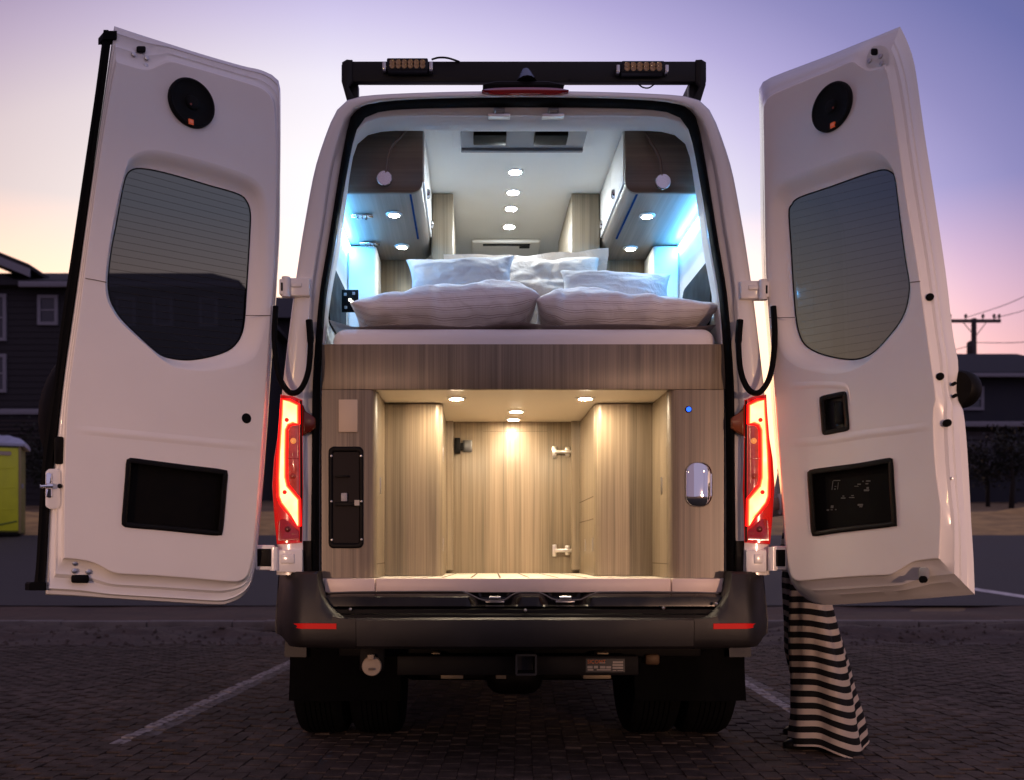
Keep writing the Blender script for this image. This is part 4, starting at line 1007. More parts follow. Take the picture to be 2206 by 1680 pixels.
recR = [(1652, 560), (1653, 458), (1661, 416), (1678, 391), (1710, 377), (1770, 355), (1830, 333), (1869, 324), (1897, 330), (1918, 353), (1928, 380), (1940, 450), (1957, 582), (1963, 612), (1962, 645), (1953, 676), (1936, 706), (1912, 735), (1888, 760), (1864, 783), (1829, 800), (1786, 805), (1742, 798), (1710, 786), (1688, 766), (1678, 742), (1667, 700), (1658, 640)]
glaR = [(1699, 458), (1705, 441), (1721, 425), (1790, 401), (1862, 375.5), (1900, 365), (1918, 369), (1929, 385), (1941, 480), (1952, 560), (1960, 609), (1958, 641), (1950, 673), (1934, 702), (1902, 741), (1880, 761), (1860, 771), (1835, 775), (1799, 771), (1761, 760), (1735, 744), (1722, 721), (1714, 683), (1708, 610), (1704, 539)]
pokR = [(1745, 1013), (1790, 1006), (1850, 998), (1915, 987), (1923, 992), (1926, 1040), (1931, 1124), (1926, 1133), (1860, 1141), (1800, 1148), (1757, 1154), (1748, 1146), (1744, 1090), (1740, 1024)]
hanR = [(1562 + .3207 * x, 538.6 + .3207 * y) for x, y in ((636, 1005), (650, 983), (720, 966), (795, 952), (815, 966), (824, 1070), (833, 1185), (822, 1210), (750, 1226), (675, 1239), (654, 1226), (644, 1120))]
wiresR = [(395 + k * 16.5, -.24 + .004 * k) for k in range(24)]
rimR = [(.0, -.014), (.10, -.020), (.30, -.036), (.42, -.040), (.55, -.058), (.62, -.062), (.80, -.095), (.90, -.104), (1.0, -.118), (1.0, -.132), (.98, -.138)]
DR, drr = build_door(1, 60, .985, trimR, silR, recR, glaR, pokR, dict(rim=rimR, glass=TINTR, wires=wiresR, wx=1830, speaker=(1794.5, 231, .0875), badge=(1793, 269), holes=[hanR], rd=1.0))
drr['label'] = 'open white rear door with black inner release handle'
H = crc(hanR, 60)
crease(DR, drr, [(1700, 832), (1760, 829), (1805, 830), (1826, 838), (1832, 870)], 8, .003)
crease(DR, drr, [(1700, 955), (1780, 948), (1860, 936), (1940, 926), (2005, 918)], 10, .003)
bm = bmesh.new(); bm_loft(bm, [DR.ring(offc(H, 1), .0005), DR.ring(H, .004), DR.ring(offc(H, -2), .005), DR.ring(offc(H, -9), .003), DR.ring(offc(H, -10), -.02)], True); from_bm('handle_bezel', bm, BLK, drr, True, angle=50)
bm = bmesh.new(); bm_fill(bm, [DR.ring(offc(H, -9.5), -.019)]); from_bm('handle_recess', bm, mat('handle_black', (.008, .008, .008), .5), drr)
dbox(DR, drr, 'release_handle', 1797, 1816, 864, 914, -.018, -.004, BLK, 3)
pr_mat = mat('pocket_print', (.09, .085, .08), .6)
def pkp(x0, x1, y0, y1):
    f = lambda x, y: ((3200 + x * 440 / 1848) * .53857, (1800 + y * 400 / 1680) * .53857)
    (u0, v0), (u1, v1) = f(x0, y0), f(x1, y1)
    bm = bmesh.new(); bm.faces.new([bm.verts.new(DR.m(u, v, -.0225)) for u, v in ((u0, v0), (u1, v0), (u1 - (v1 - v0) * .12, v1), (u0 - (v1 - v0) * .12, v1))]); from_bm('pocket_label_print', bm, pr_mat, drr)
for r in ((560, 678, 505, 518), (548, 560, 520, 670), (640, 650, 540, 660), (580, 610, 605, 615), (575, 600, 645, 665), (1050, 1070, 515, 535), (1110, 1185, 510, 530), (1100, 1150, 555, 575), (1075, 1165, 660, 690), (1120, 1160, 620, 655), (965, 1025, 565, 582), (915, 985, 602, 612), (690, 765, 797, 815), (825, 915, 790, 804), (715, 745, 765, 780), (860, 905, 757, 772), (520, 565, 930, 975), (450, 490, 995, 1020), (515, 550, 995, 1010), (590, 615, 990, 1008), (970, 1060, 905, 935), (1000, 1050, 940, 960)): pkp(*r)
# holes and catches on the shut face
def shut(u, v, off): return DR.m(u, v, off)
nf = (DR.ex * .75 + DR.n * .66).normalized()
for u, v, r, off in ((2003, 640, .0125, -.030), (2025, 811, .0125, -.030), (2041, 911, .0125, -.034), (2056, 826, .006, -.075), (2058, 852, .006, -.075)):
    c = shut(u, v, off); lathe('shut_face_plug', c + nf * .002, nf, [(r, -.02), (r, .003), (r * .8, .005), (.001, .005)], RUB, drr, 18)
c = shut(2032, 1051, -.03); bm = bmesh.new()
a1 = shut(2012, 1052, -.015); a2_ = shut(2050, 1049, -.06)
bm_tube(bm, [a1, a1.lerp(a2_, .4), a2_], [.012, .016, .010], 8); from_bm('lock_striker', bm, BLK, drr, True, angle=40)
for u, v in ((2035, 1031), (2050, 1030), (2038, 1071)): lathe('bolt_head', shut(u, v, -.045) + nf * .002, nf, [(.005, -.02), (.005, .003), (.001, .004)], STEEL, drr, 10)
# upper corner plate with catch
def dq(nm, pts, o0, o1, m): 
    c0 = crc(pts, 40); return loft(nm, [DR.ring(c0, o0), DR.ring(c0, o1 - .001), DR.ring(offc(c0, -1), o1)], m, drr, True, (True, True), True, 50)
dq('catch_plate', [(1869, 118), (1880, 100), (1898, 97), (1912, 106), (1915, 135), (1900, 148), (1876, 152), (1866, 138)], -.03, -.016, WHITEP)
dbox(DR, drr, 'upper_catch_slot', 1876, 1891, 104, 119, -.03, -.0125, BLK, 2)
for u, v in ((1873, 131), (1897, 121), (1899, 137)): place_disc(DR, drr, 'bolt_head', u, v, .008, STEEL, -.015, .003)
dbox(DR, drr, 'lower_catch_plate', 1979, 2002, 1222, 1250, -.03, -.008, GREYP, 3)
place_disc(DR, drr, 'catch_buffer', 1991, 1248, .012, RUB, -.008, .012)
for pts in ([(1961, 608), (1972, 607), (1982, 606)], [(1657.6, 684), (1685, 684), (1712, 684)]): tube('panel_seam', [DR.m(u, v, .0005) for u, v in pts], .0016, GROOVE, drr, 6)
# round black rubber stop on the outside
cst = DR.m(2062, 838, -.135); lathe('outer_stop', cst, -DR.n, [(.058, -.01), (.064, .0), (.066, .02), (.060, .045), (.04, .058), (.001, .062)], BLK, drr, 32)

# ================================================================== BEDDING
zm0 = zf_t - .10; zm1 = ZW(706, .12)
def cushion(name, cx, cy, cz, w, d, h, m, label, cat, group, tilt=(0, 0, 0), flange=0, seed=0, wr=.012, sag=0, corner=.06, parent=None, nu=56, nv=40, puff=.45, rnd=False, taper=0):
    bm = bmesh.new(); uvl = bm.loops.layers.uv.new('UVMap')
    R_ = Matrix.Translation((cx, cy, cz)) @ Matrix.Rotation(tilt[2], 4, 'Z') @ Matrix.Rotation(tilt[1], 4, 'Y') @ Matrix.Rotation(tilt[0], 4, 'X')
    sheets = []
    for side in (1, -1):
        g = []
        for j in range(nv + 1):
            row = []
            for i in range(nu + 1):
                u = -1 + 2 * i / nu; v = -1 + 2 * j / nv
                v = sin(pi / 2 * v) if rnd else v
                e = max(0, (1 - abs(u) ** (5.5 if rnd else 3.0))) ** puff * (max(0, 1 - v * v) ** .5 if rnd else max(0, (1 - abs(v) ** 2.2)) ** puff)
                # edges pull in between the corners
                x = u * w / 2 * (1 - corner * (1 - abs(v) ** 2) ** 1 * .5 * abs(u) ** 3)
                y = v * d / 2 * (1 - corner * (1 - abs(u) ** 2) * abs(v) ** 3)
                if taper: e *= .58 + .42 * min(1, max(0, (1 + taper * u) / 1.25)) ** .7
                nz_ = noise.fractal(Vector((u * 2.2 + seed, v * 2.2, side * 3.1 + seed)), 1, 2, 4)
                rad = noise.noise(Vector((u * 5 + seed * 2, v * 1.2, 7 * side)))
                ed = (abs(u) ** 4 + abs(v) ** 4) * .5
                z = side * h / 2 * e + (wr * nz_ * (e if rnd else (.4 + .6 * e))) + wr * .9 * rad * min(1, e * 1.6) * (.3 + (.5 if rnd else ed)) * (e if rnd else 1)
                if rnd: y += wr * 1.1 * noise.noise(Vector((u * 6 + seed, v * 1.5, side))) * (1 - abs(v)) ** .3 * 0 + wr * .9 * noise.noise(Vector((u * 7 + seed, .5, 2))) * abs(v)
                if e < .001 and not rnd: z = wr * noise.noise(Vector((u * 3 + seed, v * 3, 1))) * .8
                z -= sag * (u * u) * .5
                row.append(R_ @ Vector((x, y, z)))
            g.append(row)
        sheets.append(g)
    for si, g in enumerate(sheets):
        vs = [[bm.verts.new(p) for p in row] for row in g]
        for j in range(nv):
            for i in range(nu):
                f = bm.faces.new((vs[j][i], vs[j][i + 1], vs[j + 1][i + 1], vs[j + 1][i]))
                for lpp, (ii, jj) in zip(f.loops, ((i, j), (i + 1, j), (i + 1, j + 1), (i, j + 1))): lpp[uvl].uv = (ii / nu, jj / nv if si == 0 else -jj / nv)
    bmesh.ops.remove_doubles(bm, verts=bm.verts, dist=.0004)
    o = from_bm(name, bm, m, parent, True)
    if label: tag(o, label, cat, group)
    if flange:
        bm = bmesh.new(); c1, c2 = [], []
        N_ = 160
        for k in range(N_):
            t = k / N_ * 4; sd = int(t); f = t - sd
            u, v = ((-1 + 2 * f, -1), (1, -1 + 2 * f), (1 - 2 * f, 1), (-1, 1 - 2 * f))[sd]
            for lst, ex in ((c1, -.01), (c2, flange)):
                x = u * w / 2 * (1 - corner * (1 - abs(v) ** 2) * .5) ; y = v * d / 2 * (1 - corner * (1 - abs(u) ** 2))
                x += ex * (u if abs(u) > .98 else u * .3); y += ex * (v if abs(v) > .98 else v * .3)
                lst.append(R_ @ Vector((x, y, wr * noise.noise(Vector((u * 3 + seed, v * 3, ex * 20))) * 1.2)))
        bm_loft(bm, [c1, c2], True); bmesh.ops.solidify(bm, geom=bm.faces[:], thickness=.003)
        from_bm('flange', bm, m, o, True, angle=60)
    return o
def cloth(name, col, stripes=None, rough=.9):
    m = bpy.data.materials.new(name); m.use_nodes = True; t = m.node_tree; n = t.nodes; l = t.links; b = n['Principled BSDF']; b.inputs['Roughness'].default_value = rough
    b.inputs['Sheen Weight'].default_value = .2
    tc = n.new('ShaderNodeTexCoord'); col_out = None
    if stripes:
        sp_ = n.new('ShaderNodeSeparateXYZ'); l.new(tc.outputs['UV'], sp_.inputs[0])
        def wv(freq, ph):
            a = n.new('ShaderNodeMath'); a.operation = 'MULTIPLY_ADD'; l.new(sp_.outputs[1], a.inputs[0]); a.inputs[1].default_value = freq; a.inputs[2].default_value = ph
            s_ = n.new('ShaderNodeMath'); s_.operation = 'SINE'; l.new(a.outputs[0], s_.inputs[0]); return s_.outputs[0]
        mu = n.new('ShaderNodeMath'); mu.operation = 'MULTIPLY'; l.new(wv(2 * pi * 44, 0), mu.inputs[0]); l.new(wv(2 * pi * 5, 1.2), mu.inputs[1])
        mr = n.new('ShaderNodeMapRange'); l.new(mu.outputs[0], mr.inputs[0]); mr.inputs[1].default_value = .3; mr.inputs[2].default_value = .85; mr.inputs[3].default_value = 0; mr.inputs[4].default_value = 1
        mx = n.new('ShaderNodeMix'); mx.data_type = 'RGBA'; l.new(mr.outputs[0], mx.inputs[0]); mx.inputs[6].default_value = (*col, 1); mx.inputs[7].default_value = (*stripes, 1); l.new(mx.outputs[2], b.inputs['Base Color'])
    else: b.inputs['Base Color'].default_value = (*col, 1)
    nb = n.new('ShaderNodeTexNoise'); nb.inputs['Scale'].default_value = 11; nb.inputs['Detail'].default_value = 6; nb.inputs['Distortion'].default_value = 1.2; l.new(tc.outputs['Object'], nb.inputs[0])
    nw = n.new('ShaderNodeTexNoise'); nw.inputs['Scale'].default_value = 700; l.new(tc.outputs['Object'], nw.inputs[0])
    ad = n.new('ShaderNodeMath'); ad.operation = 'MULTIPLY_ADD'; l.new(nw.outputs[0], ad.inputs[0]); ad.inputs[1].default_value = .12; l.new(nb.outputs[0], ad.inputs[2])
    bp = n.new('ShaderNodeBump'); bp.inputs['Strength'].default_value = .55; bp.inputs['Distance'].default_value = .022; l.new(ad.outputs[0], bp.inputs['Height']); l.new(bp.outputs[0], b.inputs['Normal'])
    return m
STRC = cloth('striped_cotton', (.90, .88, .91), (.50, .43, .46)); CREAM = cloth('cream_linen', (.58, .52, .47)); PALE = cloth('pale_grey_linen', (.58, .57, .59))
# mattress with fitted sheet
bm = bmesh.new(); bm_box(bm, XW(714, .10), XW(1546, .10), .10, 1.36, 1.612, zm1, .055, 6)
tag(from_bm('mattress', bm, SHEET, None, True, angle=50), 'mattress in a white fitted sheet on the wooden bed platform', 'mattress')
# folded grey blanket under the pillows
bm = bmesh.new(); rows = []
for j in range(25):
    yy = .13 + .82 * j / 24; row = []
    for i in range(91):
        t = i / 90; xx = -.795 + 1.595 * t
        row.append(Vector((xx, yy + .012 * sin(t * 23), zm1 + .012 + .010 * noise.noise(Vector((xx * 5, yy * 6, 2))) + (.02 * max(0, 1 - abs(t - .0) / .06)) + (.014 * max(0, 1 - abs(t - .50) / .10)))))
    rows.append(row)
bm_loft(bm, rows, False); bmesh.ops.solidify(bm, geom=bm.faces[:], thickness=.014); tag(from_bm('blanket', bm, BLANK, None, True, angle=60), 'folded taupe blanket spread over the mattress under the pillows', 'blanket')
zB = zm1 + .02
def cushion_px(u0, u1, vt, vb, Y, d, **k):
    a, b = P(u0, vt, Y), P(u1, vb, Y); return (a.x + b.x) / 2, Y, (a.z + b.z) / 2, b.x - a.x, d, a.z - b.z
cx, cy, cz, w, d, h = cushion_px(753, 1160, 599, 703, .17, .44); cushion('pillow', cx, .36, cz - .012, w, .46, h * 1.22, STRC, 'large striped white pillow lying at the front beside the control panel', 'pillow', 'pillows on the van bed', (radians(-4), radians(-3.2), radians(2)), seed=1.3, wr=.020, puff=.5, rnd=True, taper=1)
cx, cy, cz, w, d, h = cushion_px(1158, 1550, 614, 706, .17, .44); cushion('pillow', cx, .36, cz - .012, w, .46, h * 1.2, STRC, 'large striped white pillow at the front with its end against the door frame', 'pillow', 'pillows on the van bed', (radians(-4), radians(2.2), radians(-2)), seed=5.7, wr=.026, puff=.45, rnd=True, taper=-1)
cx, cy, cz, w, d, h = cushion_px(874, 1112, 546, 660, .58, .1); cushion('pillow', cx, .60, cz, w, h, .15, PALE, 'plain pale cushion standing behind the front pillow with upturned corner', 'cushion', 'pillows on the van bed', (radians(78), radians(-2), 0), seed=2.2, wr=.012, corner=.22)
cx, cy, cz, w, d, h = cushion_px(1206, 1447, 580, 668, .56, .1); cushion('pillow', cx, .57, cz, w, h, .13, PALE, 'slim pale cushion standing behind the front pillow, lower than the others', 'cushion', 'pillows on the van bed', (radians(74), radians(2.4), 0), seed=9.1, wr=.010, corner=.16)
cx, cy, cz, w, d, h = cushion_px(978, 1300, 545, 690, .74, .1); cushion('pillow', cx, .78, cz, w, h, .17, CREAM, 'cream pillow with a flat flange border standing at the back', 'pillow', 'pillows on the van bed', (radians(76), radians(-2.2), 0), flange=.045, seed=4.4, wr=.022, corner=.14)

# ================================================================== PERSON beside the van
person = empty('person', (1.42, .62, 0)); tag(person, 'person in wide black and white striped trousers standing behind the open door', 'person')
SKIN = mat('skin', (.42, .25, .17), .5, var=.05); HAIR = mat('dark_hair', (.018, .012, .009), .5, var=.2, vscale=40, bump=.4, bscale=80)
def skin_body():
    J = {}; V = []; E = []; Rr = []
    def add(k, p, r): J[k] = len(V); V.append(p); Rr.append(r)
    def ed(a, b): E.append((J[a], J[b]))
    # facing -X (towards the van), leaning slightly onto it
    add('pelvis', (1.385, .62, .93), (.11, .11)); add('waist', (1.385, .62, 1.05), (.105, .12)); add('chest', (1.36, .62, 1.25), (.11, .15)); add('neckb', (1.345, .62, 1.42), (.06, .07)); add('neck', (1.335, .62, 1.48), (.048, .048)); 
    add('skull0', (1.325, .62, 1.555), (.062, .06)); add('skull', (1.325, .62, 1.63), (.088, .072)); add('crown', (1.335, .62, 1.71), (.06, .055))
    ed('pelvis', 'waist'); ed('waist', 'chest'); ed('chest', 'neckb'); ed('neckb', 'neck'); ed('neck', 'skull0'); ed('skull0', 'skull'); ed('skull', 'crown')
    for q, sy in (('a', -1), ('b', 1)):
        add('hip' + q, (1.375, .62 + sy * .08, .86), (.085, .085)); add('knee' + q, (1.365 if sy < 0 else 1.40, .53 if sy < 0 else .79, .50), (.052, .055)); add('ank' + q, (1.43 if sy < 0 else 1.49, .52 if sy < 0 else .82, .09), (.036, .036))
        add('heel' + q, (1.44 if sy < 0 else 1.50, .52 if sy < 0 else .82, .05), (.032, .034)); add('toe' + q, (1.32 if sy < 0 else 1.38, .52 if sy < 0 else .82, .04), (.020, .03))
        ed('pelvis', 'hip' + q); ed('hip' + q, 'knee' + q); ed('knee' + q, 'ank' + q); ed('ank' + q, 'heel' + q); ed('heel' + q, 'toe' + q)
        add('sh' + q, (1.355, .62 + sy * .165, 1.385), (.052, .052)); add('elb' + q, (1.31, .62 + sy * .23, 1.12), (.038, .038)); add('wr' + q, (1.12, .62 + sy * .20, 1.10), (.026, .03)); add('palm' + q, (1.055, .62 + sy * .195, 1.105), (.018, .036))
        ed('neckb', 'sh' + q); ed('sh' + q, 'elb' + q); ed('elb' + q, 'wr' + q); ed('wr' + q, 'palm' + q)
        for f, (dy, ln) in enumerate(((-.030, .070), (-.010, .085), (.011, .080), (.030, .062))):
            add('f%d' % f + q, (1.055 - ln * .55, .62 + sy * .195 + dy, 1.112), (.0085, .0085)); add('g%d' % f + q, (1.055 - ln, .62 + sy * .195 + dy, 1.098), (.0075, .0075)); ed('palm' + q, 'f%d' % f + q); ed('f%d' % f + q, 'g%d' % f + q)
        add('th' + q, (1.075, .62 + sy * .195 - sy * .048, 1.125), (.010, .010)); ed('wr' + q, 'th' + q)
        add('ti' + q, (1.045, .62 + sy * .195 - sy * .062, 1.135), (.008, .008)); ed('th' + q, 'ti' + q)
    me = bpy.data.meshes.new('body'); me.from_pydata(V, E, []); o = bpy.data.objects.new('body', me); COL.objects.link(o)
    md = o.modifiers.new('skin', 'SKIN'); md.use_smooth_shade = True
    if not me.skin_vertices: me.attributes  # noqa
    for i, sv in enumerate(me.skin_vertices[0].data): sv.radius = Rr[i]; sv.use_root = (i == 0)
    sd = o.modifiers.new('sub', 'SUBSURF'); sd.levels = 2; sd.render_levels = 2
    bpy.context.view_layer.update()
    m2 = bpy.data.meshes.new_from_object(o.evaluated_get(bpy.context.evaluated_depsgraph_get())); bpy.data.objects.remove(o)
    m2.materials.clear(); m2.materials.append(SKIN); m2.name = 'body'
    return m2
m0 = bpy.data.meshes.new('t'); 
try:
    bmx = bmesh.new(); 
    def _skin():
        return skin_body()
    bmx.free(); body_me = None
    # a Skin modifier needs the skin layer: make it through an object with the modifier added by the API
    body_me = _skin()
except Exception as ex:
    print('skin failed', ex); body_me = None
if body_me:
    bo = link(bpy.data.objects.new('body', body_me), person)
    for p in body_me.polygons: p.use_smooth = True
# face: eyes, nose, mouth, ears; hair
fx, fy, fz_ = 1.325, .62, 1.62
for sy in (-1, 1):
    lathe('eye', (fx - .080, fy + sy * .03, fz_ + .005), (-1, sy * .2, 0), [(.010, -.004), (.009, .002), (.004, .005), (.001, .006)], mat('eye_dark', (.03, .02, .015), .2), person, 12)
    lathe('ear', (fx + .005, fy + sy * .074, fz_ - .005), (0, sy, 0), [(.026, -.006), (.028, .004), (.016, .010), (.002, .008)], SKIN, person, 14)
bm = bmesh.new(); bm_tube(bm, [(fx - .082, fy, fz_ + .008), (fx - .098, fy, fz_ - .018), (fx - .106, fy, fz_ - .03), (fx - .082, fy, fz_ - .038)], [.006, .010, .013, .006], 8); from_bm('nose', bm, SKIN, person, True)
bm = bmesh.new(); bm_tube(bm, [(fx - .066, fy - .024, fz_ - .066), (fx - .076, fy, fz_ - .064), (fx - .066, fy + .024, fz_ - .066)], [.003, .007, .003], 8); from_bm('mouth', bm, mat('lips', (.35, .12, .10), .5), person, True)
rings = []
for k in range(13):
    t = k / 12; a_ = t * pi * .98
    zc = fz_ + .03 + .112 * cos(a_) if t < .5 else fz_ + .03 - .30 * ((t - .5) * 2) ** 1.0
    rr_ = .104 * sin(min(a_, pi / 2)) if t < .5 else .104 * (1 - .35 * (t - .5) * 2)
    row = []
    for i in range(20):
        th = radians(-125 + 250 * i / 19)      # open towards the face (-X)
        row.append(Vector((fx + .012 + rr_ * cos(th) * 1.02, fy + rr_ * sin(th) * .88, zc + .006 * noise.noise(Vector((i * .8, k, 0))))))
    rings.append(row)
bm = bmesh.new(); bm_loft(bm, rings, False); bmesh.ops.solidify(bm, geom=bm.faces[:], thickness=.012); from_bm('hair', bm, HAIR, person, True)
# striped jumpsuit: two flared legs and a top, stripes follow the cloth length
def stripe_mat():
    m = bpy.data.materials.new('black_white_stripes'); m.use_nodes = True; t = m.node_tree; n = t.nodes; l = t.links; b = n['Principled BSDF']
    tc = n.new('ShaderNodeTexCoord'); sp_ = n.new('ShaderNodeSeparateXYZ'); l.new(tc.outputs['UV'], sp_.inputs[0])
    fr = n.new('ShaderNodeMath'); fr.operation = 'FRACT'; l.new(sp_.outputs[1], fr.inputs[0])
    mr = n.new('ShaderNodeMapRange'); l.new(fr.outputs[0], mr.inputs[0]); mr.inputs[1].default_value = .47; mr.inputs[2].default_value = .49
    mx = n.new('ShaderNodeMix'); mx.data_type = 'RGBA'; l.new(mr.outputs[0], mx.inputs[0]); mx.inputs[6].default_value = (.66, .58, .50, 1); mx.inputs[7].default_value = (.006, .006, .007, 1)
    l.new(mx.outputs[2], b.inputs['Base Color']); b.inputs['Roughness'].default_value = .9
    nz = n.new('ShaderNodeTexNoise'); nz.inputs['Scale'].default_value = 18; nz.inputs['Detail'].default_value = 4; l.new(tc.outputs['Object'], nz.inputs[0]); bp = n.new('ShaderNodeBump'); bp.inputs['Strength'].default_value = .25; bp.inputs['Distance'].default_value = .02; l.new(nz.outputs[0], bp.inputs['Height']); l.new(bp.outputs[0], b.inputs['Normal'])
    return m
STRP = stripe_mat()
def garment(name, stations, nseg=64, per=.0535, seed=0, foldamp=1.0, hem_wave=0):
    # stations: (centre x, y, z, rx, ry, fold)
    bm = bmesh.new(); uvl = bm.loops.layers.uv.new('UVMap'); M_ = 70; rows = []; L_ = 0; vv = []
    st = [Vector(s_[:3]) for s_ in stations]
    for k in range(M_ + 1):
        t = k / M_ * (len(stations) - 1); i = min(int(t), len(stations) - 2); f = t - i; f2 = f * f * (3 - 2 * f) * .4 + f * .6
        q = [a_ + (b_ - a_) * f2 for a_, b_ in zip(stations[i], stations[i + 1])]
        row = []
        for j in range(nseg):
            th = 2 * pi * j / nseg
            fo = q[5] * foldamp * (.6 * sin(th * 4 + seed + q[2] * 2.5) + .45 * sin(th * 7 + seed * 2 - q[2] * 3) + .5 * noise.noise(Vector((cos(th) * 1.5 + seed, sin(th) * 1.5, q[2] * 5))))
            dz = hem_wave * (k / M_) ** 1.5 * (.7 * sin(th * 2 + seed) + .3 * sin(th * 3 + 1))
            row.append(Vector((q[0] + (q[3] + fo) * cos(th), q[1] + (q[4] + fo) * sin(th), q[2] + dz)))
        rows.append(row); vv.append((stations[0][2] - q[2]) / per)
    vs = [[bm.verts.new(p) for p in r] for r in rows]
    for k in range(M_):
        for j in range(nseg):
            j2 = (j + 1) % nseg; f = bm.faces.new((vs[k][j], vs[k][j2], vs[k + 1][j2], vs[k + 1][j]))
            for lpp, (a_, b_) in zip(f.loops, ((k, j), (k, j + 1), (k + 1, j + 1), (k + 1, j))): lpp[uvl].uv = (b_ / nseg, vv[a_])
    bmesh.ops.solidify(bm, geom=bm.faces[:], thickness=.003)
    return from_bm(name, bm, STRP, person, True, angle=70)
def px_st(uL, uR, v, Y, ry, fold, dv=0):
    a, b = P(uL, v, Y), P(uR, v, Y); return ((a.x + b.x) / 2, Y, a.z, (b.x - a.x) / 2, ry, fold)
garment('striped_trouser_leg', [(1.375, .57, .93, .12, .13, .004), (1.365, .55, .80, .105, .11, .006), px_st(1706, 1786, 1300, .53, .10, .010), px_st(1708, 1806, 1370, .52, .11, .014), px_st(1710, 1829, 1450, .52, .13, .020), px_st(1708, 1849, 1540, .52, .15, .022), px_st(1702, 1864, 1608, .52, .17, .024)], seed=.6, hem_wave=.035)
garment('striped_trouser_leg', [(1.39, .70, .93, .12, .12, .004), (1.385, .75, .76, .105, .11, .006), (1.395, .78, .60, .095, .11, .008), (1.41, .80, .42, .098, .12, .010), (1.455, .81, .20, .092, .13, .012), (1.49, .82, .05, .10, .14, .014)], seed=2.4, hem_wave=.02)
garment('striped_top', [(1.345, .62, 1.435, .065, .09, .002), (1.35, .62, 1.40, .11, .165, .004), (1.355, .62, 1.28, .135, .18, .006), (1.38, .62, 1.06, .125, .15, .006), (1.395, .62, .95, .15, .18, .008), (1.395, .62, .86, .16, .20, .012)], seed=1.1, per=.0535)
for sy in (-1, 1):
    sl = []
    for k in range(12):
        t = k / 11; a_ = Vector((1.355, .62 + sy * .15, 1.395)); b_ = Vector((1.31, .62 + sy * .232, 1.12)); c_ = Vector((1.15, .62 + sy * .203, 1.103))
        p = a_.lerp(b_, t / .6) if t < .6 else b_.lerp(c_, (t - .6) / .4); sl.append(p)
    tube('striped_sleeve', sl, [.068 - .022 * k / 11 for k in range(12)], STRP, person, 16)
for (x, y) in ((1.325, .50), (1.43, .82)):
    bm = bmesh.new(); rr_ = []
    for k, (dx, w_, h_) in enumerate(((.13, .028, .05), (.09, .036, .075), (.02, .040, .075), (-.05, .043, .055), (-.10, .036, .042), (-.125, .018, .028))):
        rr_.append([Vector((x + dx, y + w_ * cos(a_), .006 + max(0, h_ * (.5 + .5 * sin(a_))))) for a_ in [2 * pi * i / 14 for i in range(14)]])
    bm_loft(bm, rr_, True, (True, True)); from_bm('shoe', bm, BLK, person, True, angle=60)

# ================================================================== BACKGROUND
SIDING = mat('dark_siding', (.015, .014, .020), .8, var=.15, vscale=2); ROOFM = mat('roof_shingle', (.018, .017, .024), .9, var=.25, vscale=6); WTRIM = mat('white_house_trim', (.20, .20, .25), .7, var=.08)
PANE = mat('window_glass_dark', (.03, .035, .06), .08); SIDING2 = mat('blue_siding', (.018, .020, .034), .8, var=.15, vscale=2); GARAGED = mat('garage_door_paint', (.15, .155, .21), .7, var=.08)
def hwin(par, u0, u1, v0, v1, Y, bars=1):
    a, b = P(u0, v0, Y), P(u1, v1, Y); x0, x1, z0, z1 = a.x, b.x, b.z, a.z; t = .13
    w = empty('window', ((x0 + x1) / 2, Y, z0), par)
    bm = bmesh.new()
    for q in ((x0, x1, z1 - t, z1), (x0, x1, z0, z0 + t), (x0, x0 + t, z0 + t, z1 - t), (x1 - t, x1, z0 + t, z1 - t)): bm_box(bm, q[0], q[1], Y - .09, Y + .01, q[2], q[3])
    from_bm('window_frame', bm, WTRIM, w)
    zc = (z0 + z1) / 2
    for q in ((z0 + t, zc - .03), (zc + .03, z1 - t)): box('window_glass', x0 + t, x1 - t, Y - .035, Y - .02, q[0], q[1], PANE, w, 0)
    box('window_rail', x0 + t, x1 - t, Y - .06, Y - .01, zc - .03, zc + .03, WTRIM, w, 0)
# left house
YH = 34.0; hz0 = gz(YH) - .3
h1 = empty('house', (XW(250, YH), YH, hz0)); tag(h1, 'dark three-storey house with white-trimmed windows behind the yellow toilet', 'house')
xl, xr = XW(-420, YH), XW(500, YH)
zeave = ZW(618, YH)
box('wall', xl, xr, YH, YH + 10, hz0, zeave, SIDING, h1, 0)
# siding boards as real courses on the visible part of the wall
bm = bmesh.new(); z = hz0 + .4
bd = None
zz = ZW(1090, YH); 
bmo = bmesh.new(); bm_box(bmo, -.5, .5, -.03, 0, 0, .24)
for v in bmo.verts:
    if v.co.z > .1: v.co.y += .022
mb = bpy.data.meshes.new('siding_board'); bmo.to_mesh(mb); bmo.free(); mb.materials.append(SIDING)
while zz < zeave - .2:
    o = bpy.data.objects.new('siding_board', mb); o.location = ((xl + xr) / 2, YH, zz); o.scale = (xr - xl, 1, 1); COL.objects.link(o); o.parent = h1; o.matrix_parent_inverse = h1.matrix_world.inverted(); zz += .245
